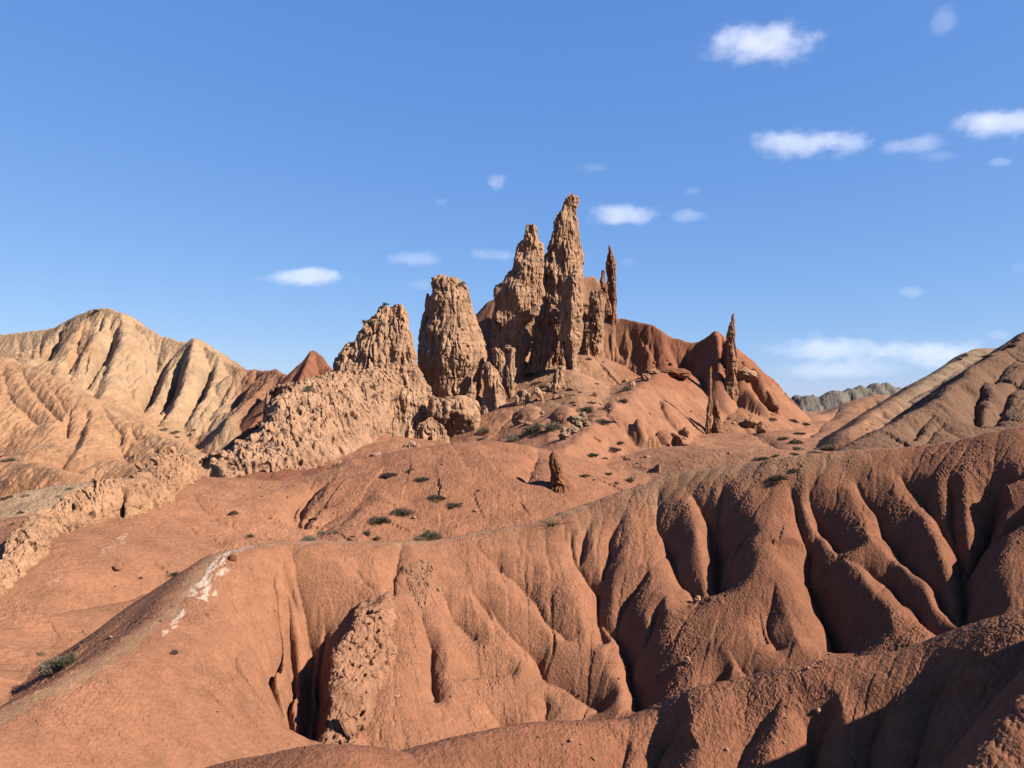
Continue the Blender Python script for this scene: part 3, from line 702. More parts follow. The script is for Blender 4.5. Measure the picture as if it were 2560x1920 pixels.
# one wide sheet under everything, out to the horizon
S = 6000.0
g = np.linspace(-1, 1, 41); gx, gy = np.meshgrid(np.sign(g) * g ** 2 * S, np.sign(g) * g ** 2 * S)
gz = -26 + 3 * noise2(gx / 900, gy / 900)
gi = np.arange(41 * 41).reshape(41, 41)
gq = np.stack([gi[:-1, :-1], gi[:-1, 1:], gi[1:, 1:], gi[1:, :-1]], -1).reshape(-1, 4)
add("ground", new_mesh("ground", np.stack([gx, gy, gz], -1).reshape(-1, 3), gq, M_SLOPE, np.tile(ORG, (41 * 41, 1))),
    "wide red earth plain below and beyond the hills", "ground", kind="structure")
print("land", len(V), round(time.time() - T0, 1))
# ------------------------------------------------------------------ rocks
def hgt(x, y):
    """height of the land at a point"""
    u = U0 + F * x / y
    i = np.clip((u - us[0]) / 4.0, 0, len(us) - 1.001); j = np.interp(y, ys, np.arange(len(ys)))
    j = np.clip(j, 0, len(ys) - 1.001)
    i0 = np.floor(i).astype(int); j0 = np.floor(j).astype(int); a = i - i0; b = j - j0
    return (Z[j0, i0] * (1 - a) + Z[j0, i0 + 1] * a) * (1 - b) + (Z[j0 + 1, i0] * (1 - a) + Z[j0 + 1, i0 + 1] * a) * b

def vnormals(G):
    """normals of a grid of points (rows, columns, 3)"""
    du = np.empty_like(G); dv_ = np.empty_like(G)
    du[:, 1:-1] = G[:, 2:] - G[:, :-2]; du[:, 0] = G[:, 1] - G[:, 0]; du[:, -1] = G[:, -1] - G[:, -2]
    dv_[1:-1] = G[2:] - G[:-2]; dv_[0] = G[1] - G[0]; dv_[-1] = G[-1] - G[-2]
    n = np.cross(du, dv_)
    return n / np.maximum(np.linalg.norm(n, axis=-1, keepdims=True), 1e-9)

SAND = col(.68, .390, .235); SAND2 = col(.71, .425, .265); RUST = col(.44, .19, .10); DARKV = col(.38, .23, .14)

def slabs(x, y, z):
    """one random value per irregular block of rock"""
    xi, yi, zi = np.floor(x).astype(np.int32), np.floor(y).astype(np.int32), np.floor(z).astype(np.int32)
    best = np.full(x.shape, 9e9, f4); val = np.zeros(x.shape, f4)
    for a in (-1, 0, 1):
        for b in (-1, 0, 1):
            for c in (-1, 0, 1):
                h = PERM[PERM[PERM[(xi + a) & 255] + ((yi + b) & 255)] + ((zi + c) & 255)]
                g = G3[h] * f4(.42) + f4(.5)
                d2 = (xi + a + g[..., 0] - x) ** 2 + (yi + b + g[..., 1] - y) ** 2 + (zi + c + g[..., 2] - z) ** 2
                m = d2 < best
                best = np.where(m, d2, best); val = np.where(m, h / f4(127.5) - 1, val)
    return val

def weather(G, Nn, sc=1.0, flute=1.0, pits=1.0, block=1.0, seed=0.0, keep=None):
    """push the surface in and out: blocks, vertical flutes, hollows, grit (metres)"""
    x, y, z = [G[..., i].astype(f4) + f4(seed * 13.7) for i in range(3)]
    q = 1 / sc
    wx_ = x + .35 * sc * noise3(x * .6 * q, y * .6 * q, z * .5 * q)
    wy_ = y + .35 * sc * noise3(x * .6 * q + 9, y * .6 * q, z * .5 * q)
    d = block * .50 * noise3(x * .30 * q, y * .30 * q, z * .22 * q)
    d += block * .14 * noise3(wx_ * .85 * q + 3, wy_ * .85 * q, z * .40 * q)
    f1 = np.abs(noise3(wx_ * 1.1 * q, wy_ * 1.1 * q, z * .075 * q + 7)); f2 = np.abs(noise3(wx_ * 2.7 * q + 5, wy_ * 2.7 * q, z * .12 * q))
    fm = sstep(-.45, .35, noise3(x * .3 * q + 40, y * .3 * q, z * .3 * q))            # smooth stretches between the fluted ones
    d += flute * (.34 * (f1 * 1.8 - .55) + .15 * (.35 + .65 * fm) * (f2 * 1.8 - .5))
    p = noise3(wx_ * 1.25 * q + 11, wy_ * 1.25 * q + 4, z * .45 * q); p2 = noise3(wx_ * 2.6 * q + 1, wy_ * 2.6 * q + 8, z * .95 * q)
    pm = noise3(x * .25 * q + 21, y * .25 * q, z * .25 * q) * .30
    hole = .75 * sstep(.47, .62, p + pm) + .34 * sstep(.46, .60, p2 + pm)
    d -= pits * hole
    crack = sstep(.075, .015, np.abs(noise3(wx_ * .62 * q + 70, wy_ * .62 * q, z * .07 * q)))
    d -= flute * .42 * crack * sstep(-.2, .3, noise3(x * .4 * q, y * .4 * q, z * .3 * q + 60))
    jx, jy, jz = wx_ + .12 * sc * noise3(x * 3 * q, y * 3 * q, z * 2 * q), wy_ + .12 * sc * noise3(x * 3 * q + 7, y * 3 * q, z * 2 * q), z + .2 * sc * noise3(x * 2 * q, y * 2 * q, z * q + 5)
    d += block * (.13 * slabs(jx * .62 * q, jy * .62 * q, jz * .34 * q) + .035 * slabs(jx * 1.5 * q + 9, jy * 1.5 * q, jz * .9 * q))
    d += block * .07 * noise3(x * .5 * q, y * .5 * q, z * 2.0 * q + 17)
    d += (.3 + .7 * fm) * (.055 * noise3(x * 5.0 * q, y * 5.0 * q, z * 1.6 * q) + .03 * noise3(x * 10 * q, y * 10 * q, z * 5 * q))
    d = d * sc
    if keep is not None: d = d * keep
    tone = noise3(x * .35, y * .35, z * .9 + 30); tone2 = noise3(x * 2.2, y * 2.2, z * .3 + 50)
    return G + Nn * d[..., None], hole, tone, tone2

def rock_colors(G, hole, tone, tone2, base, low=None, zlow=0.0, zr=1.5):
    c = mix(base * .90, base * 1.10, sstep(-.6, .6, tone)[..., None])
    c = mix(c, DARKV * (base / SAND), .35 * sstep(.1, .7, tone2)[..., None])
    if low is not None:
        t = sstep(zlow + zr, zlow - zr, G[..., 2] + .9 * tone)[..., None]
        c = mix(c, low, .75 * t)
    return np.clip(c, .02, .9)

SECT = {   # outlines seen from above, x right, y away; corner towards the viewer splits a shaded and a lit face
 'prism': [(1, .15), (.92, -.25), (.55, -.75), (.20, -1.0), (-.2, -.92), (-.75, -.55), (-1, -.1), (-.92, .4), (-.4, .9), (.4, .95), (.85, .65)],
 'block': [(1, .2), (.98, -.5), (.75, -.88), (.0, -1.0), (-.7, -.85), (-.97, -.45), (-1, .3), (-.8, .9), (.0, 1), (.75, .9)],
 'round': [(1, 0), (.87, -.5), (.5, -.87), (0, -1), (-.5, -.87), (-.87, -.5), (-1, 0), (-.7, .7), (0, 1), (.7, .7)],
 'blade': [(1, .05), (.8, -.5), (.45, -1.0), (.1, -.9), (-.55, -.45), (-1, 0), (-.6, .5), (0, 1.0), (.6, .7)],
}

def loft(name, crop, rows, D, thick, label, sect='prism', lean=0.0, yaw=0.0, nth=300, nt=300, sc=.62, flute=1.0, pits=.8, block=1.5, seed=0.0,
         base=None, low=None, zlow=0.0, zr=1.5, cat="rock tower", group=None, mat=None, topn=.35, sink=3.0, dz=None):
    """a free-standing rock: outline rows (v, uL, uR[, depth]) top to bottom, depth D, thickness as a share of the width"""
    s, ox, oy = CROPS[crop]
    Rw = np.array([[float(a) for a in r.split(',')] for r in rows.split()])
    v = Rw[:, 0] / s + oy; L = Rw[:, 1] / s + ox; Rr = Rw[:, 2] / s + ox
    Dp = Rw[:, 3] if Rw.shape[1] > 3 else np.full(len(v), D)
    zc = -(v - V0) / F * Dp; xl = (L - U0) / F * Dp; xr = (Rr - U0) / F * Dp
    # carry the foot on down below the ground
    zc = np.append(zc, zc[-1] - sink); xl = np.append(xl, xl[-1] - .12 * sink); xr = np.append(xr, xr[-1] + .12 * sink); Dp = np.append(Dp, Dp[-1])
    o = np.argsort(-zc); zc, xl, xr, Dp = zc[o], xl[o], xr[o], Dp[o]
    H = zc[0] - zc[-1]
    zz = np.linspace(zc[0], zc[-1], nt)
    f = lambda a: np.interp(-zz, -zc, a)
    jag = .10 * sc * noise2(zz * 1.3 + seed * 3, zz * 0 + seed) + .06 * sc * noise2(zz * 4 + seed, zz * 0 + 5)
    a_l, a_r, dp = f(xl) + jag, f(xr) + .10 * sc * noise2(zz * 1.6 + seed * 5, zz * 0 + 9 + seed), f(Dp)
    cx, hw = (a_l + a_r) / 2, np.maximum((a_r - a_l) / 2, .03)
    if isinstance(thick, tuple): hd = np.interp(zz, [zc[-1], zc[0]], [thick[1], thick[0]])
    else: hd = hw * thick
    hd = np.convolve(np.pad(hd, 8, mode='edge'), np.ones(17) / 17, 'valid')
    pts = np.array(SECT[sect] + SECT[sect][:1])
    for _ in range(2):                      # round the corners a little
        q = [pts[0]]
        for p0, p1 in zip(pts[:-1], pts[1:]): q += [p0 * .8 + p1 * .2, p0 * .2 + p1 * .8]
        pts = np.array(q[1:] + [q[1]])
    seg = np.concatenate([[0], np.cumsum(np.linalg.norm(np.diff(pts, axis=0), axis=1))])
    th = np.linspace(0, seg[-1], nth, endpoint=False)
    px_, py_ = np.interp(th, seg, pts[:, 0]), np.interp(th, seg, pts[:, 1])
    Gx = cx[:, None] + hw[:, None] * px_[None]
    Gy = dp[:, None] + hd[:, None] * py_[None] + lean * (zz[:, None] - zz[-1])
    Gy = Gy + yaw * (Gx - cx[:, None])
    Gz = np.repeat(zz[:, None], nth, 1)
    G = np.stack([Gx, Gy, Gz], -1)
    # cap: rings closing over the top
    ncap = max(8, int(nth / 12)); cap = []
    c0 = np.array([cx[0], dp[0] + lean * (zz[0] - zz[-1]), zz[0]])
    for k in range(ncap):
        t = 1 - (k + .5) / ncap                      # 1 at the rim, 0 in the middle
        ring = c0 + (G[0] - c0) * (1 - (k + .3) / ncap)
        ring[:, 2] += hw[0] * .35 * (1 - ((ncap - k) / ncap) ** 2)
        cap.append(ring)
    G = np.concatenate([np.array(cap[::-1]), G], 0)
    Gw = np.concatenate([G[:, -2:], G, G[:, :2]], 1)
    N_ = vnormals(Gw)[:, 2:-2]
    cen = G.mean(1, keepdims=True)
    if ((G - cen) * N_)[..., :2].sum() < 0: N_ = -N_
    small = np.minimum(1, np.concatenate([np.full(ncap, hw[0]), hw])[:, None] / (1.1 * sc))
    G2_, hole, t1, t2 = weather(G, N_, sc, flute, pits, block, seed, keep=.25 + .75 * small)
    base = SAND if base is None else base
    cc = rock_colors(G2_, hole, t1, t2, base, low, zlow, zr)
    n, m_ = G2_.shape[:2]
    ii = np.arange(n * m_).reshape(n, m_); nx = np.roll(ii, -1, 1)
    q = np.stack([ii[:-1], ii[1:], nx[1:], nx[:-1]], -1).reshape(-1, 4)
    Vv = G2_.reshape(-1, 3)
    tip = G2_[0].mean(0); Vv = np.vstack([Vv, tip]); tri = np.stack([ii[0], nx[0], np.full(m_, len(Vv) - 1)], -1)[:, ::-1]
    me = new_mesh(name, Vv, [q[:, ::-1], tri[:, ::-1]], mat or M_ROCK, np.vstack([cc.reshape(-1, 3), cc[0].mean(0)]))
    return add(name, me, label, cat, group)

def wall(name, cols, thick, label, ns=500, nh=220, sc=1.0, flute=1.0, pits=1.0, block=1.0, seed=0.0, base=None, low=None, zlow=-9, zr=1,
         cat="rock wall", crop='px', ends=.5, bulge=.25):
    """a standing rib of rock: columns (uBottom,vBottom,dBottom,uTop,vTop,dTop) along it; it has a front, a crest and a back"""
    s, ox, oy = CROPS[crop]
    A = np.array([[float(a) for a in c.split(',')] for c in cols.split()])
    B = unproj(A[:, 0] / s + ox, A[:, 1] / s + oy, A[:, 2]); T = unproj(A[:, 3] / s + ox, A[:, 4] / s + oy, A[:, 5])
    B = catmull(B, 8); T = catmull(T, 8)
    arc = np.concatenate([[0], np.cumsum(np.linalg.norm(np.diff((B + T) / 2, axis=0), axis=1))])
    sp = np.linspace(0, arc[-1], ns)
    B = np.stack([np.interp(sp, arc, B[:, i]) for i in range(3)], -1); T = np.stack([np.interp(sp, arc, T[:, i]) for i in range(3)], -1)
    T[:, 2] += .16 * sc * noise2(sp * 1.1 / sc, sp * 0 + seed) + .10 * sc * noise2(sp * 3.2 / sc, sp * 0 + seed + 4)
    dirv = np.gradient(B, axis=0); dirv[:, 2] = 0; dirv /= np.linalg.norm(dirv, axis=1)[:, None]
    back = np.stack([-dirv[:, 1], dirv[:, 0], 0 * sp], -1)          # away from the viewer for ribs traced left to right
    e = np.minimum(1, np.minimum(sp, arc[-1] - sp) / ends) ; e = np.sqrt(1 - (1 - e) ** 2)
    th = thick * (.25 + .75 * e)
    prof_pts = []
    t = np.linspace(0, 1, nh)
    rows = []
    for k in t:
        if k < .12:    # foot below the ground
            a = 1 - k / .12; P = B - back * .25 * a * th[:, None] * .3 - np.array([0, 0, 1.0]) * a * 1.2
        elif k < .66:  # front
            a = (k - .12) / .54
            P = B + (T - B) * a - back * (bulge * np.sin(math.pi * a) ** .8)
        elif k < .80:  # crest
            a = (k - .66) / .14
            P = T + back * th[:, None] * a + np.array([0, 0, 1.0]) * (.18 * th[:, None] * np.sin(math.pi * a))
        else:          # back, down under the ground
            a = (k - .80) / .20
            h = (T[:, 2] - B[:, 2])[:, None] + 1.5
            P = T + back * th[:, None] * (1 + .5 * a) - np.array([0, 0, 1.0]) * h * a
        rows.append(P)
    G = np.array(rows)
    # close the two ends: squeeze towards the middle of the rib
    N_ = vnormals(G)
    if N_[nh // 3, ns // 2, 1] > 0: N_ = -N_
    G2_, hole, t1, t2 = weather(G, N_, sc, flute, pits, block, seed, keep=(.3 + .7 * e)[None, :])
    cc = rock_colors(G2_, hole, t1, t2, SAND if base is None else base, low, zlow, zr)
    n, m_ = G2_.shape[:2]
    ii = np.arange(n * m_).reshape(n, m_)
    q = np.stack([ii[:-1, :-1], ii[:-1, 1:], ii[1:, 1:], ii[1:, :-1]], -1).reshape(-1, 4)
    Vv = G2_.reshape(-1, 3); cv = cc.reshape(-1, 3); ex = []
    for j in (0, m_ - 1):                                            # end faces
        c_ = G2_[:, j].mean(0); Vv = np.vstack([Vv, c_]); cv = np.vstack([cv, cc[:, j].mean(0)])
        f_ = np.stack([ii[:-1, j], ii[1:, j], np.full(n - 1, len(Vv) - 1)], -1)
        ex.append(f_ if j == 0 else f_[:, ::-1])
    me = new_mesh(name, Vv, [q] + ex, M_ROCK, cv)
    return add(name, me, label, cat)

def boulder(name, u, v, wpx, hpx, label, ymin=15, base=None, seed=0, nth=44, rough=1.0, cat="boulder", group=None, off=0.35, tilt=0.0, depth=1.0, d=None):
    """one loose or half buried stone, width and height in photo pixels, foot on the ground at (u,v)"""
    q = zray(u, v, 0, ymin) if d is None else unproj(np.array(float(u)), np.array(float(v)), d)
    if q is None: print("no ground for", label); return
    k = q[1] / F; a, h = wpx * k / 2, hpx * k
    nt = max(14, nth // 2); th = np.linspace(0, 2 * np.pi, nth, endpoint=False); ph = np.linspace(.02, np.pi - .02, nt)
    P, T_ = np.meshgrid(ph, th, indexing='ij')
    e = .75
    sx = np.sign(np.sin(P) * np.cos(T_)) * np.abs(np.sin(P) * np.cos(T_)) ** e; sy = np.sin(P) * np.sin(T_); sz = np.cos(P)
    n1 = noise3(sx * 1.3 + seed * 7.1, sy * 1.3, sz * 1.3 + seed); n2 = noise3(sx * 3.1 + seed, sy * 3.1 + seed * 3, sz * 3.1)
    n3 = noise3(sx * 8 + seed, sy * 8, sz * 8)
    r = 1 + rough * (.26 * n1 + .13 * n2 + .05 * n3)
    hh = h / (1 - off * .5) * .5
    X_, Y_, Z_ = sx * r * a, sy * r * a * depth, sz * r * hh
    ct, st = math.cos(tilt), math.sin(tilt)
    X_, Z_ = X_ * ct - Z_ * st, X_ * st + Z_ * ct
    base = SAND if base is None else base
    cc = np.clip(base * (1 + .16 * n1 + .12 * n2)[..., None], .02, .9)
    ii = np.arange(nt * nth).reshape(nt, nth); nx = np.roll(ii, -1, 1)
    f_ = np.stack([ii[:-1], ii[1:], nx[1:], nx[:-1]], -1).reshape(-1, 4)
    me = new_mesh(name, np.stack([X_, Y_, Z_], -1).reshape(-1, 3), f_, M_ROCK, cc.reshape(-1, 3))
    return add(name, me, label, cat, group, loc=(q[0], q[1] + a * .3 * depth, q[2] + hh * (1 - off)))

# --- the castle: towers
loft("rock_tower", 'c3', "725,262,420 735,238,445 760,238,472 800,246,512 850,250,535 905,200,548 1000,180,560 1100,176,585 1150,160,612 1230,150,640 1300,140,655 1400,150,655 1500,200,620 1560,205,600 1680,208,560",
     90, .75, "broad buff rock tower with a flat broken top, left of the tallest towers", sect='prism', seed=1, low=SAND2, nth=380, nt=380, lean=.05, pits=.8, flute=.8)
loft("rock_horn", 'c3', "856,193,226 900,186,232 1000,178,236 1140,150,230 1300,135,225 1420,140,230", 91.2, .8, "thin dark rock horn against the left side of the broad tower", sect='block', nth=90, nt=140, seed=2, sc=.5)
loft("rock_tower", 'c3', "325,952,1030 340,944,1044 380,942,1044 410,938,1042 440,915,1046 480,882,1068 560,862,1080 600,846,1078 660,820,1084 700,792,1084 780,762,1082 850,712,1078 900,704,1060 950,702,1040 1000,696,1040 1060,690,1015 1110,686,985 1180,680,1004 1250,684,990 1300,740,960 1360,780,940 1450,800,930 1560,830,925",
     96, .55, "buff twin-peaked rock tower with a square knob on top, second tallest", sect='prism', seed=3, low=SAND2, nth=400, nt=420, zlow=5, lean=.03)
loft("rock_tower", 'c3', "112,1262,1330 126,1246,1342 160,1230,1342 200,1212,1336 260,1166,1346 310,1156,1353 380,1152,1362 430,1136,1368 490,1102,1384 540,1086,1388 620,1062,1388 700,1040,1384 780,1030,1376 850,1036,1372 900,1060,1370 980,1096,1364 1060,1092,1360 1200,1090,1370",
     101, .5, "tallest pointed buff rock tower at the top of the castle rocks", sect='prism', seed=4, nth=380, nt=420, lean=.03)
loft("rock_column", 'c3', "698,1314,1346 715,1296,1358 745,1272,1366 790,1228,1370 850,1216,1370 950,1212,1368 1050,1212,1366 1150,1208,1360 1250,1214,1352 1350,1232,1350 1430,1240,1348", 92, 1.6,
     "slender rock column with a dark hood in front of the tallest tower", sect='prism', seed=5, nth=220, nt=320, sc=.7, low=SAND2, zlow=4)
loft("rock_spike", 'c3', "1135,1212,1222 1180,1208,1228 1260,1204,1234 1340,1206,1240 1420,1212,1250", 91, .9, "small rock spike at the left foot of the slender column", sect='block', nth=70, nt=120, seed=6, sc=.35)
loft("rock_tower", 'd4', "330,900,1010 345,870,1060 400,855,1095 480,850,1105 560,850,1112 660,856,1170 760,860,1195 900,850,1200 1000,840,1215 1100,850,1235 1200,880,1245 1280,1010,1240 1310,1080,1200", 84, .8,
     "squat buff rock tower with a shaded cleft face below the twin-peaked tower", sect='prism', seed=7, nth=280, nt=300, sc=.75, low=SAND2, zlow=0)
loft("rock_tower", 'd4', "115,1165,1290 135,1160,1325 200,1165,1320 260,1165,1320 360,1130,1325 460,1115,1318 560,1125,1312 680,1150,1310 800,1200,1310 900,1215,1330 1000,1210,1350 1100,1210,1300 1220,1200,1260", 86.5, .7,
     "pale rock pillar joined to the right side of the squat tower", sect='prism', seed=8, nth=220, nt=280, sc=.65, base=SAND2)
loft("rock_block", 'd4', "140,1010,1140 170,1000,1160 230,1010,1160 320,1030,1160 420,1060,1150", 89, .8, "small crumbling rock block wedged between the broad tower and the pale pillar", sect='block', nth=110, nt=110, seed=9, sc=.5)
loft("rock_block", 'd4', "760,165,205 800,158,235 835,155,690 880,148,760 930,146,775 1040,150,785 1120,250,790 1200,330,790 1300,395,785 1400,405,780 1480,380,770", 79, .6,
     "flat topped rock block in front of the foot of the broad tower", sect='block', seed=10, nth=280, nt=240, sc=.7, flute=.8, pits=.7)
loft("rock_block", 'd4', "1110,60,260 1140,20,330 1200,-10,360 1280,-20,385 1360,-10,400 1460,0,405 1560,20,400 1640,40,380", 76, .6,
     "rounded lower rock block with dark slots left of the flat topped block", sect='block', seed=11, nth=240, nt=200, sc=.65)
loft("rock_block", 'c2', "1375,1365,1420 1390,1350,1430 1420,1335,1432 1460,1330,1430 1500,1320,1430", 66, .8, "small square rock block standing on the crest of the red mound", sect='block', seed=12, nth=110, nt=100, sc=.4)
loft("rock_block", 'c2', "1330,1480,1570 1350,1460,1600 1400,1440,1610 1440,1430,1610 1480,1420,1610", 68, .7, "low buff rock block beside the rounded lower block", sect='block', seed=13, nth=130, nt=90, sc=.5)
loft("rock_block", 'c2', "1400,1240,1300 1425,1200,1320 1460,1180,1325 1500,1175,1320 1530,1170,1320", 63.5, .8, "low broken rock hump at the right foot of the long buff wall", sect='round', seed=14, nth=130, nt=90, sc=.5)
loft("rock_block", 'c2', "1460,970,1030 1490,955,1050 1530,950,1060 1570,945,1060", 60, .8, "smallest rock hump poking from the red slope below the long buff wall", sect='round', seed=15, nth=100, nt=80, sc=.4)
loft("rock_tower", 'd4', "380,1900,2010 420,1870,2010 480,1840,2000 560,1820,1990 620,1770,1990 700,1730,1975 760,1760,1965 840,1800,1950 900,1860,1930", 83, .6,
     "small fluted rock crag on the slope right of the pale pillar", sect='prism', seed=16, nth=170, nt=140, sc=.5)
loft("rock_slab", 'd4', "655,1580,1610 680,1570,1640 740,1600,1675 800,1650,1705 880,1690,1740", 81, .6, "pale slab leaning on the rubble between the pillar and the fluted crag", sect='block', seed=17, nth=70, nt=80, sc=.3, base=SAND2 * 1.15, flute=.5)
loft("rock_block", 'd4', "720,1370,1480 760,1330,1520 830,1310,1510 900,1310,1520 980,1340,1500 1020,1350,1480", 82, .8, "knobbly rubble heap at the right foot of the pale pillar", sect='round', seed=18, nth=130, nt=110, sc=.5)
loft("stepped_rock", 'c3', "838,1450,1550 870,1436,1566 930,1432,1572 1000,1420,1562 1060,1408,1552 1120,1398,1540 1200,1392,1522 1250,1380,1500 1300,1366,1480 1350,1360,1470", 98, .7,
     "stepped buff rock buttress below the red twin spires", sect='prism', seed=19, nth=240, nt=240, sc=.7, base=mix(SAND, RUST, .3), low=SAND)
loft("rock_spire", 'c3', "490,1570,1582 510,1566,1596 540,1563,1612 600,1558,1624 680,1555,1630 760,1558,1634 850,1560,1635 950,1562,1636 1040,1566,1638", 104, .9,
     "tall red rock spire on the skyline right of the tallest tower", sect='prism', seed=20, nth=160, nt=300, sc=.6, base=mix(RUST, SAND, .25), pits=.5)
loft("rock_spire", 'c3', "684,1522,1544 700,1518,1550 760,1516,1556 850,1526,1572", 103, .9, "short red stump spire against the left side of the tall red spire", sect='block', seed=21, nth=90, nt=120, sc=.4, base=mix(RUST, SAND, .15), pits=.5)
loft("rock_spire", 'c4', "116,1430,1446 140,1424,1449 180,1416,1449 240,1402,1450 300,1394,1452 400,1390,1458 500,1384,1464 600,1378,1468 700,1368,1470 800,1358,1468 880,1352,1462 940,1350,1450", 88.2, .85,
     "tallest thin red spire standing alone at the right end of the castle hill", sect='prism', seed=22, nth=170, nt=380, sc=.62, base=mix(RUST, SAND, .30), pits=.7, flute=.6)
loft("rock_fin", 'c4', "330,1384,1440 430,1352,1450 540,1335,1458 620,1272,1462 700,1205,1466 790,1150,1470 860,1165,1472 940,1190,1472", 90.8, .16, "broad shaded red rock fin joining the tallest thin spire to the hill on its left", sect='blade', yaw=-1.15, seed=34, nth=240, nt=240, sc=.6, block=.9, pits=.25, flute=.7, base=mix(RUST, DRED, .3), cat="rock fin")  # the fin's shade is put into its darker base and its leftward turn
loft("rock_spire", 'c4', "548,1242,1262 570,1236,1267 610,1234,1266 700,1236,1262 780,1234,1258 830,1228,1262 880,1216,1268 960,1210,1272 1050,1205,1272 1140,1205,1272", 80, .85,
     "short finger-thin red spire left of the tallest thin spire", sect='round', seed=23, nth=130, nt=280, sc=.5, base=mix(RUST, SAND, .35), pits=.6, flute=.6)
loft("rock_spike", 'c4', "824,1282,1298 850,1270,1306 900,1266,1316 960,1262,1330", 80.8, .9, "stubby red spike between the two thin spires", sect='round', seed=24, nth=80, nt=80, sc=.35, base=mix(RUST, SAND, .3), flute=.4)
loft("rock_stump", 'd1', "688,838,890 700,832,896 760,832,925 820,836,945 880,842,955 930,836,985 980,834,1000 1030,832,1010", 46, .8,
     "dark red rock stump standing alone on the middle mound", sect='prism', seed=25, nth=150, nt=160, sc=.32, base=RUST, pits=.6)
loft("rock_wall", 'c3', "1015,1080,1250 1060,1030,1275 1120,1000,1290 1200,985,1290 1330,965,1290", 94.9, .14, "dark shaded rock back wall of the alcove between the twin-peaked tower and the slender column", sect='block', seed=33, nth=200, nt=140, base=mix(SAND, RUST, .4), cat="rock wall")  # added to catch the column's shadow; base darkened for the alcove's shade
# --- the left tower and the long wall below it
loft("rock_tower", 'c2', "308,1385,1425 328,1280,1450 345,1270,1462 375,1262,1482 425,1195,1502 480,1166,1520 560,1095,1536 640,1015,1538 690,988,1548 760,968,1568 830,972,1595 900,985,1620 990,1000,1640 1080,1010,1640", 80, .42,
     "sloping buff rock tower at the left end of the castle, a bush on its top", sect='block', seed=26, nth=420, nt=340, low=SAND2, zlow=2.5, lean=.08)
wall("rock_wall", "548,1203,56.5,556,1182,58 575,1202,57.2,576,1158,59.5 600,1201,58,592,1140,60 666,1200,59,648,1093,62 740,1199,60,703,1026,64.5 800,1191,61.5,742,984,67 830,1153,64,790,967,69 891,1126,67,850,950,72 925,1124,69,890,941,74 947,1066,72,940,936,76 978,1014,77,990,930,79 1015,992,80,1040,935,82 1075,996,83,1070,960,84.5",
     3.0, "long buff fluted rock wall full of dark hollows below the left tower", ns=800, nh=360, sc=.8, seed=27, base=mix(SAND2, ORG, .25), low=mix(SAND2, ORG, .5), zlow=-5, bulge=.5, pits=.75, flute=1.25, block=.4)
wall("rock_rib", "310,1262,34.2,312,1218,35 340,1268,35,330,1212,36 362,1281,35.5,366,1198,37 400,1254,37,402,1176,39 440,1224,39.5,446,1148,42 480,1208,42,478,1152,43.5 512,1196,44.5,508,1176,45.5",
     .9, "low buff rock rib climbing to the dark gap under the long wall", ns=420, nh=200, sc=.45, block=.8, seed=28, base=mix(SAND2, PINK, .5), low=PINK, zlow=-6)
wall("rock_rib", "-140,1600,22.5,-150,1520,23 -60,1548,24.3,-66,1470,25 0,1509,26,0,1421,27 41,1464,27.2,44,1396,28 70,1440,28,62,1342,29.2 102,1415,28.8,88,1322,30 134,1366,30.6,122,1288,31.6 175,1330,31.6,165,1262,32.6 220,1314,32.6,214,1228,33.6 264,1289,33.6,262,1206,34.5 300,1270,34.4,290,1208,35.2 316,1264,34.8,312,1226,35.6",
     .6, "long broken buff rock rib with dark holes running down the left edge", ns=640, nh=200, sc=.42, block=.8, seed=29, base=mix(SAND2, PINK, .5), low=PINK, zlow=-6.5)
print("rocks", round(time.time() - T0, 1))
# --- crags on the face of the gullied ridge
def crag(name, crop, rows, label, thick, ymin=12, inset=.1, **kw):
    s, ox, oy = CROPS[crop]; out = []
    for r in rows.split():
        v, a, b = [float(q) for q in r.split(',')]
        best = None
        for u in (a * .25 + b * .75, b, b + 60):       # ground beside the crag
            q = zray(u / s + ox, v / s + oy, 0, ymin)
            if q is not None: best = q[1] if best is None else min(best, q[1])
        out.append((v, a, b, best))
    d = np.array([o[3] for o in out]); d = np.convolve(np.pad(d, 2, mode='edge'), np.ones(5) / 5, 'valid')
    txt = " ".join("%g,%g,%g,%.3f" % (o[0], o[1], o[2], dd + inset) for o, dd in zip(out, d))
    return loft(name, crop, txt, 0, thick, label, **kw)
crag("conglomerate_crag", 'c7', "455,880,925 490,760,950 530,720,955 580,690,950 640,660,950 700,635,930 760,615,935 830,600,960 900,585,935 980,575,915 1050,568,880 1120,558,845 1200,550,815 1270,545,780 1340,530,700 1410,500,610",
     "knobbly conglomerate crag with dark holes beside the deep shadowed hollow", (.75, 1.15), inset=-.05, sect='block', seed=30, nth=280, nt=440, sc=.34, base=mix(SAND2, ORG, .85), yaw=.45, cat="rock crag", flute=.35, pits=1.7, block=1.0, sink=.6)
crag("conglomerate_crag", 'c7', "255,1110,1190 275,1010,1192 330,985,1190 400,1030,1182 470,1080,1165 520,1060,1150 560,1040,1120", "small upper crag of knobbly rock just under the ridge crest", (.25, .35), inset=.05,
     sect='block', seed=31, nth=150, nt=160, sc=.18, base=mix(SAND2, ORG, .85), yaw=.3, cat="rock crag", flute=.3, pits=1.2, block=1.0, sink=.3)
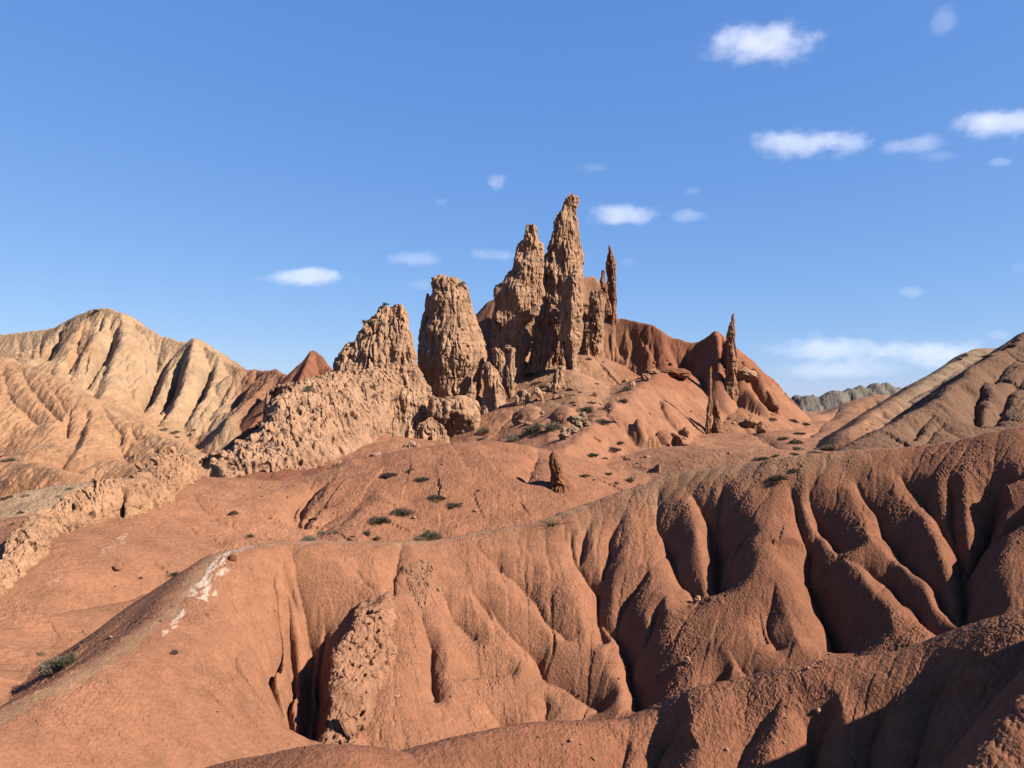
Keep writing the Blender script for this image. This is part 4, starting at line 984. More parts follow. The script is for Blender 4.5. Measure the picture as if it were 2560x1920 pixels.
# --- lumps and loose stones
DOME = mix(ORG, TAN, .12)
def dm(x, y, w, h, label, seed, crop='d1', base=None, **kw):
    s, ox, oy = CROPS[crop]
    a = dict(rough=.6, cat="rock dome", off=.72, ymin=46, nth=110); a.update(kw)
    if a["cat"] == "rock dome": w, h, a["depth"] = w * 1.15, h * .88, 1.5
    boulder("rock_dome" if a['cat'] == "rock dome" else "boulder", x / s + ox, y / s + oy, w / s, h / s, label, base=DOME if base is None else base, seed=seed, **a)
dm(1545, 655, 160, 85, "big flat boulder lying alone on the upper slope of the castle hill", 10, crop='c4', cat="boulder", base=mix(SAND, RUST, .35), rough=1.1, off=.3)
dm(760, 620, 125, 48, "flat boulder on top of the boulder spur of the castle hill", 11, crop='c4', cat="boulder", base=mix(SAND, RUST, .5), rough=1.2, off=.3)
dm(715, 668, 75, 56, "squarish boulder just under the flat one on the spur", 12, crop='c4', cat="boulder", base=mix(SAND, RUST, .4), rough=1.2, off=.3)
dm(600, 716, 50, 42, "pale stone at the left end of the boulder spur", 13, crop='c4', cat="boulder", base=SAND2 * 1.2, rough=1.2, off=.3)
dm(1590, 1060, 120, 80, "left of two cracked boulders on the slope below the tallest thin spire", 14, crop='c4', cat="boulder", base=mix(SAND, RUST, .5), rough=1.3, off=.35)
dm(1685, 1098, 90, 80, "right of two cracked boulders on the slope below the tallest thin spire", 15, crop='c4', cat="boulder", base=mix(SAND, RUST, .5), rough=1.3, off=.35)
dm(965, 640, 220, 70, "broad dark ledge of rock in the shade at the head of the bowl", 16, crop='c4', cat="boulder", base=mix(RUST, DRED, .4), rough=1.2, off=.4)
dm(1785, 900, 70, 75, "small round red knob at the lowest end of the castle hill skyline", 19, crop='c4', off=.5, rough=.6, ymin=70)
GST = dict(cat="boulder", base=mix(TAN, GREY, .25), rough=1.2, off=.25)
dm(1060, 395, 110, 70, "pale grey stone at the top of the stony gully on the castle hill", 21, **GST)
dm(1130, 380, 90, 80, "pale block at the right edge of the stony gully", 22, **GST)
dm(1100, 445, 80, 60, "pale stone in the middle of the stony gully", 23, **GST)
dm(1045, 500, 110, 70, "dark sided stone low in the stony gully", 24, **GST)
dm(970, 550, 110, 70, "lowest pale boulder at the mouth of the stony gully", 25, **GST)
dm(1170, 425, 60, 45, "small pale stone beside the stony gully", 26, **GST)
dm(915, 375, 50, 50, "small pointed brown stone on the slope above the green bushes", 27, cat="boulder", base=RUST, rough=1.3, off=.2)
dm(1245, 160, 40, 50, "small dark stone on the striped slope above the stony gully", 28, cat="boulder", base=RUST, rough=1.3, off=.2)
dm(720, 800, 48, 36, "oval red boulder alone on the smooth left slope", 29, crop='c6', cat="boulder", base=mix(RUST, SAND, .3), ymin=20, off=.25)
dm(1425, 745, 50, 40, "dark stone lying on the chalky streak of the path", 30, crop='c6', cat="boulder", base=DRED, ymin=14, off=.25)
dm(1270, 1095, 34, 30, "dark stone beside the path below the chalky streak", 31, crop='c6', cat="boulder", base=DRED, ymin=12, off=.25)
dm(510, 632, 30, 28, "pale angular stone perched on a spur of the gullied face", 32, crop='c8', cat="boulder", base=SAND2 * 1.3, rough=1.4, ymin=12, off=.15)
dm(455, 960, 26, 36, "pinkish stone stuck in the side of a gully on the gullied face", 33, crop='c8', cat="boulder", base=SAND * 1.1, rough=1.4, ymin=12, off=.2)
dm(1138, 1215, 24, 24, "small pale stone on the near ridge", 34, crop='c8', cat="boulder", base=SAND2 * 1.3, rough=1.4, ymin=5, off=.2)
dm(1225, 440, 18, 26, "small white stone under the upper crag", 35, crop='c7', cat="boulder", base=SAND2 * 1.35, rough=1.4, ymin=12, off=.2)
dm(965, 1090, 34, 16, "thin pale stone lying right of the conglomerate crag", 36, crop='c7', cat="boulder", base=SAND * 1.2, rough=1.4, ymin=12, off=.2)
# rubble under the towers and on the slopes: each stone by itself
_st = random.Random(5); k = 0
STONE_ME = []
for sd in range(5):
    th = np.linspace(0, 2 * np.pi, 14, endpoint=False); ph = np.linspace(.05, np.pi - .05, 9); P, T_ = np.meshgrid(ph, th, indexing='ij')
    sx, sy, sz = np.sin(P) * np.cos(T_), np.sin(P) * np.sin(T_), np.cos(P)
    r = 1 + .42 * noise3(sx * 1.4 + sd * 9, sy * 1.4, sz * 1.4) + .15 * noise3(sx * 4 + sd, sy * 4, sz * 4)
    ii = np.arange(126).reshape(9, 14); nx = np.roll(ii, -1, 1)
    STONE_ME.append(new_mesh("stone", np.stack([sx * r, sy * r * .9, sz * r * .7], -1).reshape(-1, 3), np.stack([ii[:-1], ii[1:], nx[1:], nx[:-1]], -1).reshape(-1, 4),
                    M_ROCK, np.repeat((mix(SAND, RUST, .2 * sd))[None], 126, 0), smooth=False))
def stones(n, box, size, ymin, label, group):
    u0, v0, u1, v1 = box
    for _ in range(n):
        u, v = _st.uniform(u0, u1), _st.uniform(v0, v1)
        q = zray(u, v, 0, ymin)
        if q is None or q[1] > 130: continue
        o = add("stone", _st.choice(STONE_ME), label, "stone", group)
        w = size * _st.choice([.5, .6, .8, 1, 1.5]) * .5
        o.location = (q[0], q[1], q[2] + w * .25); o.scale = (w * _st.uniform(.8, 1.3), w, w * _st.uniform(.6, 1.1)); o.rotation_euler = (_st.uniform(-.4, .4), _st.uniform(-.4, .4), _st.uniform(0, 6.3))
stones(46, (1290, 905, 1470, 1090), .55, 50, "loose stone in the rubble below the castle rocks", "rubble below the castle rocks")
stones(40, (1480, 900, 1960, 1160), .40, 50, "small loose stone scattered over the right slope of the castle hill", "stones on the castle hill's right slope")
stones(34, (560, 1180, 1300, 1330), .16, 30, "small loose stone scattered on the middle mound", "stones on the middle mound")
stones(95, (40, 1430, 2300, 1800), .06, 12, "pebble lying on the face of the gullied ridge", "pebbles on the gullied ridge")
stones(50, (1200, 1650, 2500, 1900), .034, 5, "pebble lying on the near ridge", "pebbles on the near ridge")
print("stones", round(time.time() - T0, 1))

# ------------------------------------------------------------------ plants
def leaf_mat(name, c, vary=.35):
    m = bpy.data.materials.new(name); m.use_nodes = True
    N = m.node_tree.nodes; L = m.node_tree.links; b = N["Principled BSDF"]
    b.inputs["Roughness"].default_value = .8; b.inputs["Specular IOR Level"].default_value = .2
    g_ = N.new("ShaderNodeNewGeometry"); n = N.new("ShaderNodeTexNoise"); n.inputs["Scale"].default_value = 7
    L.new(g_.outputs["Position"], n.inputs["Vector"])
    mr = N.new("ShaderNodeMixRGB"); mr.inputs[1].default_value = (*[a * (1 - vary) for a in c], 1); mr.inputs[2].default_value = (*[min(1, a * (1 + vary)) for a in c], 1)
    L.new(n.outputs[0], mr.inputs[0]); L.new(mr.outputs[0], b.inputs["Base Color"])
    return m
ML = dict(green=leaf_mat("grey_green_leaves", (.060, .054, .032)), grey=leaf_mat("grey_scrub_leaves", (.095, .081, .056)),
          dark=leaf_mat("dark_scrub_leaves", (.040, .031, .022)), straw=leaf_mat("dry_straw", (.145, .105, .056)), wood=leaf_mat("dry_wood", (.07, .044, .028)))
def stem_mesh(seed, flat):
    r = np.random.default_rng(seed); V_, F_ = [], []
    for i in range(26):
        az, el = r.uniform(0, 6.28), r.uniform(.25, 1.4)
        p = np.zeros(3); d = np.array([math.cos(az) * math.cos(el), math.sin(az) * math.cos(el), math.sin(el) * flat + .1]); w = .03
        for k_ in range(3):
            q = p + d * r.uniform(.2, .36); sd_ = np.cross(d, [0, 0, 1]); sd_ /= np.linalg.norm(sd_) + 1e-6; up = np.cross(sd_, d)
            b0 = len(V_)
            for pt, ww in ((p, w), (q, w * .6)):
                for a in range(3): V_.append(pt + ww * (math.cos(a * 2.09) * sd_ + math.sin(a * 2.09) * up))
            for a in range(3): F_.append([b0 + a, b0 + (a + 1) % 3, b0 + 3 + (a + 1) % 3, b0 + 3 + a])
            p, w = q, w * .6; d = d + r.normal(0, .25, 3); d /= np.linalg.norm(d)
    return np.array(V_), np.array(F_)
def bush_mesh(kind, seed, n=1500, flat=.7):
    """crown of many small leaf blades, half-width 1, height about `flat`, gaps between clumps"""
    r = np.random.default_rng(seed)
    nc = 26; cl = r.normal(0, 1, (nc, 3)); cl /= np.linalg.norm(cl, axis=1)[:, None]; cl[:, 2] = np.abs(cl[:, 2]); cl *= r.uniform(.35, .88, (nc, 1))
    c = cl[r.integers(0, nc, n)] + r.normal(0, .13, (n, 3)); c[:, 2] = np.maximum(c[:, 2], 0) * flat + .02
    d = c.copy(); d[:, 2] += .25; d += r.normal(0, .3, (n, 3)); d /= np.linalg.norm(d, axis=1)[:, None]
    sd_ = np.cross(d, r.normal(0, 1, (n, 3))); sd_ /= np.linalg.norm(sd_, axis=1)[:, None]
    ln, w = r.uniform(.07, .17, (n, 1)), r.uniform(.014, .034, (n, 1))
    V_ = np.stack([c - sd_ * w, c + sd_ * w, c + d * ln + sd_ * w * .3, c + d * ln - sd_ * w * .3], 1).reshape(-1, 3)
    return new_mesh("shrub", V_, np.arange(4 * n).reshape(n, 4), ML[kind], smooth=False)
def tuft_mesh(kind, seed, n=420, flat=.9):
    r = np.random.default_rng(seed)
    az, el = r.uniform(0, 6.28, n), np.abs(r.normal(1.0, .38, n)); el = np.clip(el, .15, 1.55)
    b = r.normal(0, .16, (n, 3)); b[:, 2] = 0
    d = np.stack([np.cos(az) * np.cos(el), np.sin(az) * np.cos(el), np.sin(el) * flat], -1); ln = r.uniform(.45, 1.05, (n, 1))
    sd_ = np.stack([-np.sin(az), np.cos(az), 0 * az], -1); w = .022
    m_ = b + d * ln * .55; t_ = b + d * ln; t_[:, 2] -= .12 * ln[:, 0] * np.cos(el)
    V_ = np.stack([b - sd_ * w, b + sd_ * w, m_ + sd_ * w * .7, m_ - sd_ * w * .7, t_ + sd_ * w * .2, t_ - sd_ * w * .2], 1).reshape(-1, 3)
    i = np.arange(n)[:, None] * 6
    return new_mesh("tuft", V_, np.vstack([i + [[0, 1, 2, 3]], i + [[3, 2, 4, 5]]]), ML[kind], smooth=False)
PM = {}
for kd in ('green', 'grey', 'dark'):
    PM[kd] = [bush_mesh(kd, sd, 1500, .75) for sd in (1, 2, 3)]; PM[kd + '_low'] = [bush_mesh(kd, sd, 1300, .34) for sd in (4, 5)]
PM['straw'] = [tuft_mesh('straw', sd) for sd in (6, 7)]
PM['greentuft'] = [tuft_mesh('green', sd) for sd in (8, 9)]
STEM = [new_mesh("stems", *stem_mesh(20 + i, .8), ML['wood'], smooth=False) for i in range(2)]
_pr = random.Random(3)
def shrub(crop, x, y, w, kind, label, ymin=14, group=None, h=1.0, foot=.22):
    s, ox, oy = CROPS[crop]
    q = zray(x / s + ox, (y + w * foot) / s + oy, 0, ymin)
    if q is None: q = zray(x / s + ox, (y + w * (foot + .3)) / s + oy, 0, ymin)
    if q is None: print("no ground for", label); return
    r = w / s * q[1] / F / 2
    nm = "grass_tuft" if kind in ('straw', 'greentuft') else "desert_shrub"
    cat = "grass" if nm == "grass_tuft" else "shrub"
    rot = _pr.uniform(0, 6.3)
    if w / s > 34 and nm == "desert_shrub":
        o = add(nm, None, label, cat, group); o.location = (q[0], q[1], q[2] - .03 * r); o.scale = (r, r, r * h); o.rotation_euler = (0, 0, rot)
        add("foliage", _pr.choice(PM[kind]), parent=o); add("stems", _pr.choice(STEM), parent=o)
        if kind.endswith('_low'): o.children[1].scale = (1, 1, .45)
    else:
        o = add(nm, _pr.choice(PM[kind]), label, cat, group); o.location = (q[0], q[1], q[2] - .03 * r); o.scale = (r, r, r * h); o.rotation_euler = (0, 0, rot)
    return o
# foreground and path
shrub('c6', 330, 1370, 200, 'grey', "large grey shrub in the shaded hollow at the left, behind the ridge path", 12, h=1.2)
shrub('c6', 420, 1340, 140, 'green', "yellow green shrub growing against the large grey one at the left", 12, h=1.3)
shrub('c6', 250, 1310, 100, 'straw', "dry grass tuft behind the large grey shrub at the left", 12)
shrub('c6', 1070, 820, 80, 'dark', "round dark shrub on the smooth slope just behind the ridge path", 18)
shrub('c6', 865, 845, 30, 'dark', "tiny dark shrub left of the round dark one behind the path", 18)
shrub('c6', 1435, 440, 65, 'dark', "dark shrub alone on the smooth left slope under its crest", 26)
shrub('c6', 1600, 345, 32, 'dark', "tiny dark shrub near the top edge of the smooth left slope", 26)
shrub('c6', 1540, 585, 72, 'greentuft', "green tuft on the smooth slope above the bend of the path", 26)
shrub('c6', 1070, 1300, 60, 'dark', "small dark shrub on the face of the gullied ridge at the left", 12)
shrub('c7', 1175, 85, 150, 'green', "grey green bush peeping over the ridge path in the middle", 27, h=1.1)
shrub('c7', 1090, 110, 70, 'grey', "small grey bush at the left of the one peeping over the path", 27)
shrub('c7', 780, 75, 85, 'greentuft', "thin green bush on the mound behind the middle of the path", 27)
shrub('c7', 845, 105, 70, 'straw', "dry tuft on the mound just behind the path", 27)
shrub('c7', 725, 130, 85, 'dark_low', "low dark mat of scrub touching the ridge path", 27)
shrub('c7', 850, 135, 60, 'dark_low', "second low dark mat of scrub behind the path, right of the first", 27)
shrub('c7', 430, 95, 120, 'grey_low', "low grey scrub along the foot of the scored mound flank", 27)
shrub('c7', 500, 65, 80, 'grey_low', "grey scrub on the edge of the scored mound flank, above the low scrub", 27)
shrub('c7', 1190, 1110, 24, 'grey', "tiny bluish plant at the foot of the long vertical crack", 12)
shrub('c5', 270, 1375, 170, 'dark_low', "dark dry scrub hanging on the crest of the gullied ridge at the right", 14)
shrub('c5', 395, 1340, 80, 'dark', "dark dry bush at the right end of the scrub on the ridge crest", 14)
# the mound and the stony gully
D1 = [(680, 430, 240, 'green', "big dark green bush below the fluted crag"), (860, 410, 220, 'grey', "big grey green bush right of the dark green one below the fluted crag"),
 (1160, 260, 180, 'green', "green bush at the head of the stony gully"), (1210, 195, 100, 'dark_low', "dark scrub just above the bush at the head of the stony gully"),
 (1320, 355, 190, 'dark_low', "long low dark scrub on the crest right of the stony gully"), (1465, 560, 125, 'dark_low', "upper of two dark scrub mats left of the red domes"),
 (1415, 612, 170, 'dark_low', "lower of two dark scrub mats left of the red domes"), (1220, 668, 150, 'dark_low', "low dark scrub behind the red rock stump"),
 (1320, 710, 70, 'dark_low', "small dark scrub right of the scrub behind the red stump"), (500, 500, 230, 'grey_low', "low grey green shrubs along the foot of the squat tower"),
 (230, 455, 140, 'green', "grey green bush between the flat topped block and the squat tower"), (195, 525, 90, 'grey_low', "low scrub under the bush beside the flat topped block"),
 (1570, 905, 140, 'straw', "straw coloured tuft just behind the path below the red domes"), (1440, 945, 110, 'straw', "dry straw tuft left of the straw tuft below the red domes"),
 (1150, 862, 120, 'dark_low', "low scrub to the right of the foot of the red stump"), (1365, 850, 90, 'dark_low', "small scrub midway between the red stump and the red domes"),
 (1500, 185, 110, 'dark', "dark bush throwing a shadow on the side of the boulder spur"), (1540, 72, 95, 'green', "bush at the left end of the boulder spur"),
 (1255, 25, 65, 'dark_low', "small scrub high on the castle hill slope, left of the next one"), (1390, 48, 65, 'dark_low', "small scrub high on the castle hill slope left of the boulder spur"),
 (1010, 75, 70, 'dark_low', "small scrub beside the top of the fluted crag"), (1160, 745, 34, 'dark', "tiny dark shrub right of the red stump's tip"),
 (170, 1010, 46, 'dark_low', "tiny dark scrub on the mound left of the stump's shadow"), (10, 1135, 40, 'dark', "tiny dark shrub on the mound above the middle of the path"),
 (1240, 912, 40, 'dark_low', "tiny scrub right of the scrub at the red stump's foot"), (1660, 960, 60, 'dark_low', "dark scrap of scrub touching the ridge path below the red domes")]
for x, y, w, k_, lab in D1: shrub('d1', x, y, w, k_, lab, 36)
C6M = [(1890, 600, 120, 'grey_low', "low grey scrub in the channel behind the bend of the path"), (2060, 550, 100, 'grey_low', "low grey scrub on the mound above the channel"),
 (2170, 585, 44, 'dark_low', "tiny dark scrub beside the scrub above the channel")]
for x, y, w, k_, lab in C6M: shrub('c6', x, y, w, k_, lab, 27)
MN = [(960, 905, 60, "dark shrub high on the mound under the flat topped block"), (952, 1000, 55, "dark shrub on the middle of the mound")]
for u, v, w, lab in [(975, 1180, 46, "low dark scrub near the top of the mound"), (1055, 1192, 40, "small dark scrub right of the low one near the top of the mound"),
                     (1095, 1235, 60, "dark scrub high on the rounded mound, left of its fold"), (1135, 1255, 50, "dark scrub just below and right of that on the rounded mound"),
                     (1000, 1270, 70, "low scrub on the lower left of the rounded mound"), (945, 1290, 70, "grey scrub at the lower left edge of the rounded mound"), (1030, 1170, 26, "tiny scrub at the very top of the rounded mound")]:
    shrub('px', u, v, w, 'dark_low', lab, 36)
# castle rocks
shrub('d4', 1790, 205, 250, 'green', "bushy small tree in front of the dark alcove", 60, h=1.5)
shrub('d4', 1540, 440, 270, 'green_low', "low green scrub on the tan slope below the alcove", 60)
shrub('d4', 1620, 560, 180, 'grey_low', "grey scrub on the tan slope under the low green scrub", 60)
shrub('d4', 1720, 615, 180, 'dark_low', "dark scrub in the shade above the fluted crag", 60)
shrub('d4', 2060, 660, 80, 'dark_low', "small scrub right of the fluted crag", 60)
shrub('d4', 2110, 745, 120, 'grey_low', "grey scrub in the fold right of the fluted crag", 60)
shrub('d4', 2110, 845, 100, 'dark_low', "small dark scrub in the fold, lower than the grey scrub", 60)
shrub('d4', 690, 1395, 100, 'grey_low', "grey scrub at the foot of the flat topped block", 60)
shrub('c3', 1390, 940, 80, 'green', "upper bush on the ledge right of the slender column", 70)
shrub('c3', 1490, 1000, 95, 'green', "bush on top of the stepped buttress", 70)
shrub('c3', 1420, 1345, 56, 'dark', "dark bush at the right foot of the slender column", 70)
for o, (x, y, w, k_, lab, dd) in zip(range(9), [(465, 790, 66, 'grey', "grey shrub on the right shoulder of the broad tower's top", 90), (735, 800, 44, 'dark', "tiny dark tree on the left shoulder of the twin-peaked tower", 96)]):
    s_, ox, oy = CROPS['c3']; p = unproj(np.array(x / s_ + ox), np.array(y / s_ + oy), dd); r = w / s_ * dd / F / 2
    oo = add("desert_shrub", PM[k_][0], lab, "shrub"); oo.location = p; oo.scale = (r, r, r)
for x, y, w, k_, lab, dd in [(1337, 328, 54, 'green', "small bush standing on the top of the left tower", 80.5), (1190, 455, 60, 'grey', "grey shrub on the left shoulder of the left tower", 80.2), (1310, 470, 70, 'grey_low', "scrub on the upper slope of the left tower", 79.2), (1240, 450, 70, 'grey_low', "scrub just left of the scrub on the left tower's upper slope", 79.4)]:
    s_, ox, oy = CROPS['c2']; p = unproj(np.array(x / s_ + ox), np.array(y / s_ + oy), dd); r = w / s_ * dd / F / 2
    oo = add("desert_shrub", PM[k_][1] if len(PM[k_]) > 1 else PM[k_][0], lab, "shrub"); oo.location = p; oo.scale = (r, r, r * 1.2)
# around the long wall: placed on the ground behind or on the wall's crest
for x, y, w, k_, lab, dd in [(770, 925, 115, 'grey', "big grey shrub on the crest of the long wall under the red peak", 68), (940, 808, 64, 'grey', "grey shrub at the left foot of the left tower", 76), (985, 878, 66, 'grey_low', "grey scrub on the wall's crest below the left tower", 73),
                      (1060, 888, 66, 'grey_low', "grey scrub right of the scrub on the wall's crest", 74), (1255, 908, 46, 'grey', "small grey shrub on the wall below the left tower", 74.3), (562, 1365, 50, 'dark', "dark round shrub clinging to the face of the long wall", 58.6)]:
    s_, ox, oy = CROPS['c2']; p = unproj(np.array(x / s_ + ox), np.array((y + w * .2) / s_ + oy), dd); r = w / s_ * dd / F / 2
    oo = add("desert_shrub", PM[k_][0], lab, "shrub"); oo.location = p; oo.scale = (r, r, r)
for x, y, w, k_, lab in [(1445, 1155, 90, 'grey', "grey shrub on the red slope at the foot of the left tower"), (1075, 1365, 34, 'dark', "tiny dark shrub at the right foot of the long wall"),
                    (1360, 1530, 140, 'dark_low', "low dark scrub on the crest of the mound below the rock blocks"), (1610, 1565, 80, 'dark_low', "dark scrub on the mound right of the scrub below the rock blocks"), (1745, 1470, 34, 'dark_low', "tiny dark scrub on the mound's crest")]:
    shrub('c2', x, y, w, k_, lab, 40)
rs = random.Random(9)
for i in range(22):
    t_ = rs.random(); x, y = 250 + 390 * t_ + rs.uniform(-40, 40), 1400 - 360 * t_ + rs.uniform(-50, 30)
    shrub('c2', x, y, rs.uniform(34, 80), rs.choice(['grey', 'grey_low', 'dark', 'green']), "one of the grey shrubs massed along the back of the long wall", 59, "shrubs along the back of the long wall")
# right slope, valley and right hills
for x, y, w, k_, lab in [(225, 935, 76, 'dark', "dark bush on the skyline slope right of the tallest thin spire"), (385, 950, 96, 'dark', "upper dark bush in the saddle left of the grey mountain"), (480, 965, 96, 'dark_low', "dark scrub in the saddle under the grey mountain"),
                    (440, 1040, 110, 'dark_low', "low dark scrub on the slope below the saddle bushes"), (310, 1075, 110, 'green_low', "green scrub on the lower right slope of the castle hill"), (410, 1110, 110, 'green', "green bush in the valley bottom at the right"),
                    (420, 1165, 100, 'grey', "grey bush in the valley bottom right at the path"), (150, 1230, 140, 'green_low', "broad green scrub behind the path at the right"), (250, 1215, 90, 'grey_low', "grey scrub right of the broad green scrub behind the path"),
                    (660, 1150, 140, 'green_low', "green scrub where the valley meets the dark hillside"), (560, 1185, 140, 'grey_low', "grey scrub left of the green scrub by the dark hillside"), (390, 1200, 100, 'grey_low', "low scrub on the far side of the path at the right"),
                    (965, 1015, 40, 'dark_low', "tiny dark scrub on the tan hill left of the dark hillside"), (1925, 430, 100, 'dark_low', "dark scrub on the flat top of the tan hill at the right"), (1740, 432, 60, 'dark', "dark bush on the skyline of the tan hill"), (1700, 462, 56, 'dark', "dark bush left of the bush on the tan hill's skyline"),
                    (1470, 1130, 60, 'straw', "dry tuft at the foot of the dark hillside")]:
    shrub('c5', x, y, w, k_, lab, 30)
for x, y, w, k_, lab in [(2110, 335, 90, 'dark', "largest dark bush on the skyline of the dark hillside"), (2050, 370, 56, 'dark', "dark bush lower on the skyline of the dark hillside"), (2150, 300, 62, 'dark', "dark bush higher on the skyline of the dark hillside")]:
    shrub('c5', x, y, w, k_, lab, 30, foot=.45)
for x, y, w, k_, lab in [(300, 688, 56, 'dark_low', "small scrub on the upper castle hill slope, nearest the tall column"), (415, 712, 56, 'dark_low', "small scrub below the big flat boulder"), (80, 735, 66, 'dark_low', "scrub on the slope right of the pale slab")]:
    shrub('c4', x, y, w, k_, lab, 60)
# pale mountain
for x, y, w, k_, lab in [(765, 240, 76, 'dark', "dark bush on the summit of the pale mountain"), (1300, 1165, 100, 'grey_low', "left grey scrub on the flat at the foot of the pale mountain"), (1385, 1185, 100, 'grey_low', "grey scrub in the middle of the flat at the foot of the pale mountain"),
                    (1390, 1228, 66, 'dark_low', "dark scrub at the edge of the flat below the pale mountain"), (1495, 1220, 62, 'dark', "round dark shrub right of the scrub on the flat below the pale mountain"), (1532, 1180, 44, 'dark', "small dark shrub above the round dark one below the pale mountain"),
                    (1556, 1252, 30, 'dark', "tiny dark shrub at the right end of the flat below the pale mountain"), (70, 1398, 130, 'grey_low', "grey scrub on the left knoll below the pale mountain"), (30, 1380, 80, 'dark_low', "dark scrub at the left edge below the pale mountain")]:
    shrub('c1', x, y, w, k_, lab, 48)
for x, y, w, k_, lab in [(440, 290, 70, 'dark_low', "dark scrub on the pale ground behind the broken rib"), (80, 515, 60, 'dark', "small dark shrub on the pale ground near the left edge"), (130, 440, 46, 'dark', "tiny dark shrub on the pale ground above the small one"), (370, 335, 60, 'grey_low', "grey scrub against the back of the broken rib"),
                    (60, 335, 110, 'dark_low', "dark scrub where the pale ground drops to the red knolls"), (160, 330, 80, 'grey_low', "grey scrub on the brow of the pale ground")]:
    shrub('c6', x, y, w, k_, lab, 36)
# dry twigs on the path
_tv, _tf = stem_mesh(77, .3)
q = zray(1380, 1312, 0, 14)
if q is not None:
    o = add("dry_twig", new_mesh("dry_twig", _tv * np.array([.9, .5, .5]), _tf, ML['wood'], smooth=False), "dry twig lying on the crest of the gullied ridge left of its grey stretch", "twig"); o.location = q
print("plants", round(time.time() - T0, 1))
# ------------------------------------------------------------------ clouds
def cloud_mat(name, dens, scale, thr):
    m = bpy.data.materials.new(name); m.use_nodes = True
    N = m.node_tree.nodes; L = m.node_tree.links; N.clear()
    out = N.new("ShaderNodeOutputMaterial"); pv = N.new("ShaderNodeVolumePrincipled")
    pv.inputs["Color"].default_value = (.93, .97, 1, 1); pv.inputs["Anisotropy"].default_value = 0.0
    tc = N.new("ShaderNodeTexCoord"); ge = N.new("ShaderNodeNewGeometry")
    ln = N.new("ShaderNodeVectorMath"); ln.operation = 'LENGTH'; L.new(tc.outputs["Object"], ln.inputs[0])
    sc_ = N.new("ShaderNodeVectorMath"); sc_.operation = 'MULTIPLY'; sc_.inputs[1].default_value = (scale, scale, scale * 1.5)
    L.new(ge.outputs["Position"], sc_.inputs[0])
    n = N.new("ShaderNodeTexNoise"); n.inputs["Scale"].default_value = 1; n.inputs["Detail"].default_value = 6; n.inputs["Roughness"].default_value = .66
    L.new(sc_.outputs[0], n.inputs["Vector"])
    a = N.new("ShaderNodeMath"); a.operation = 'MULTIPLY_ADD'; a.inputs[1].default_value = -.62; L.new(ln.outputs["Value"], a.inputs[0]); L.new(n.outputs[0], a.inputs[2])
    r = N.new("ShaderNodeMapRange"); r.inputs[1].default_value = thr; r.inputs[2].default_value = thr + .30; r.inputs[3].default_value = 0; r.inputs[4].default_value = dens
    L.new(a.outputs[0], r.inputs[0]); r.interpolation_type = 'SMOOTHSTEP'; L.new(r.outputs[0], pv.inputs["Density"]); L.new(pv.outputs[0], out.inputs["Volume"])
    return m
CM = dict(thick=cloud_mat("cloud_thick", .0052, .017, .0), thin=cloud_mat("cloud_thin", .0034, .012, .0), bank=cloud_mat("cloud_bank", .0024, .016, .02), veil=cloud_mat("cloud_veil", .0016, .010, .0))
def cloud(crop, x, y, w, h, kind, label, dist=2000.0):
    s, ox, oy = CROPS[crop]
    u, v, a, b = x / s + ox, y / s + oy, w / s / 2 * 1.35, h / s / 2 * 1.45
    bpy_me = CLOUD_ME[kind]
    p = unproj(np.array(float(u)), np.array(float(v)), dist); k = dist / F
    o = add("cloud", bpy_me, label, "cloud")
    o.location = p; o.scale = (a * k, max(a * k * .5, b * k * .8), b * k)
    return o
CLOUD_ME = {}
_t = np.linspace(0, np.pi, 17); _p = np.linspace(0, 2 * np.pi, 28, endpoint=False)
_T, _P = np.meshgrid(_t[1:-1], _p, indexing='ij')
_V = np.vstack([np.stack([np.sin(_T) * np.cos(_P), np.sin(_T) * np.sin(_P), np.cos(_T)], -1).reshape(-1, 3), [[0, 0, 1], [0, 0, -1]]])
_i = np.arange(15 * 28).reshape(15, 28); _n = np.roll(_i, -1, 1)
_q = np.stack([_i[:-1], _i[1:], _n[1:], _n[:-1]], -1).reshape(-1, 4)
_tr = np.vstack([np.stack([np.full(28, 420), _i[0], _n[0]], -1), np.stack([np.full(28, 421), _n[-1], _i[-1]], -1)])
for _k, _m in CM.items(): CLOUD_ME[_k] = new_mesh("cloud", _V, [_q, _tr], _m)
cloud('s3', 415, 180, 470, 150, 'thick', "largest bright white cloud, alone high in the upper right of the sky")
cloud('s3', 560, 596, 400, 100, 'thick', "long low cumulus cloud with three bumps in the right of the sky")
cloud('s3', 775, 594, 230, 100, 'thick', "rounded cloud forming the right end of the long three-bumped cloud")
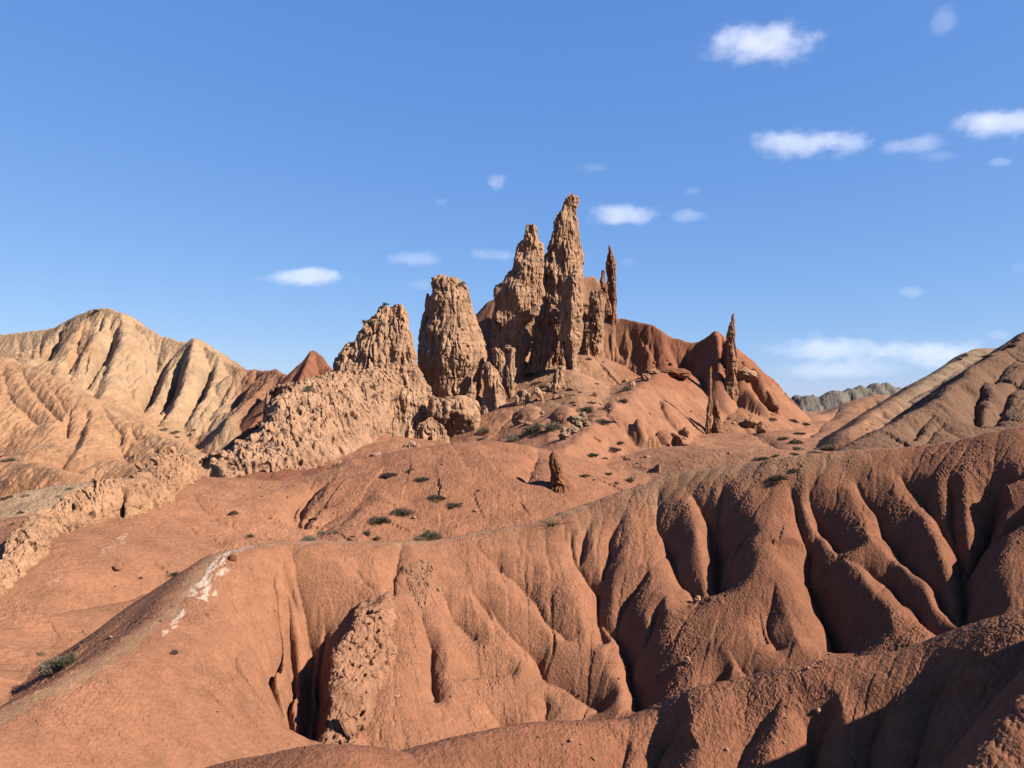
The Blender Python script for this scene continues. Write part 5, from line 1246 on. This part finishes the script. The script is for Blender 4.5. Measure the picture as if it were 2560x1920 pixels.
cloud('s3', 1050, 605, 290, 70, 'thin', "thin wispy streak of cloud right of the long bumpy cloud")
cloud('s3', 1160, 645, 170, 50, 'veil', "faint smear of cloud hanging below the wispy streak")
cloud('s3', 1400, 515, 380, 120, 'thick', "white slanting cloud cut by the right edge of the picture")
cloud('s3', 1410, 672, 120, 34, 'thin', "tiny flat cloud under the slanting cloud at the right edge")
cloud('s3', 700, 1450, 560, 110, 'bank', "broad hazy cloud bank low over the grey mountain")
cloud('s3', 1120, 1470, 560, 130, 'bank', "hazy cloud bank low behind the dark right hillside")
cloud('s3', 740, 1535, 520, 90, 'veil', "pale veil of cloud just above the grey mountain skyline")
cloud('s3', 1405, 1390, 100, 54, 'thin', "small puff low above the dark hillside at the right")
cloud('s3', 1040, 1210, 125, 52, 'thin', "small lone puff low in the right of the sky")
cloud('s3', 1178, 85, 110, 130, 'veil', "faint upright wisp near the top right corner of the sky")
cloud('s3', 135, 793, 90, 34, 'thin', "tiny faint cloud above the small cloud right of the summit")
cloud('s3', 112, 896, 180, 54, 'thin', "small flat cloud second to the right of the tallest tower")
cloud('s3', 1490, 1115, 80, 50, 'veil', "faint puff at the right edge halfway down the sky")
cloud('s3', 640, 1385, 90, 36, 'veil', "faint scrap of cloud above the low hazy bank")
cloud('s2', 1770, 995, 340, 100, 'thick', "bright cloud beside the tip of the tallest tower")
cloud('s2', 1180, 838, 115, 72, 'thick', "small round puff high above the castle rocks")
cloud('s2', 925, 930, 66, 38, 'thin', "tiny puff left of and below the small round one")
cloud('s2', 800, 1193, 250, 70, 'thin', "faint flat cloud above the broad tower")
cloud('s2', 1165, 1175, 210, 60, 'thin', "faint streak of cloud left of the twin-peaked tower")
cloud('s2', 300, 1280, 390, 90, 'thick', "white two-bumped cloud in the left of the sky above the red peak")
cloud('s2', 1795, 1210, 90, 56, 'veil', "faint puff right of the tall red spire")
cloud('s2', 1640, 775, 190, 40, 'veil', "thin veil high above the tallest tower")
cloud('s2', 830, 1312, 190, 60, 'veil', "faint patch of cloud beside the top of the broad tower")
print("script", round(time.time() - T0, 1))
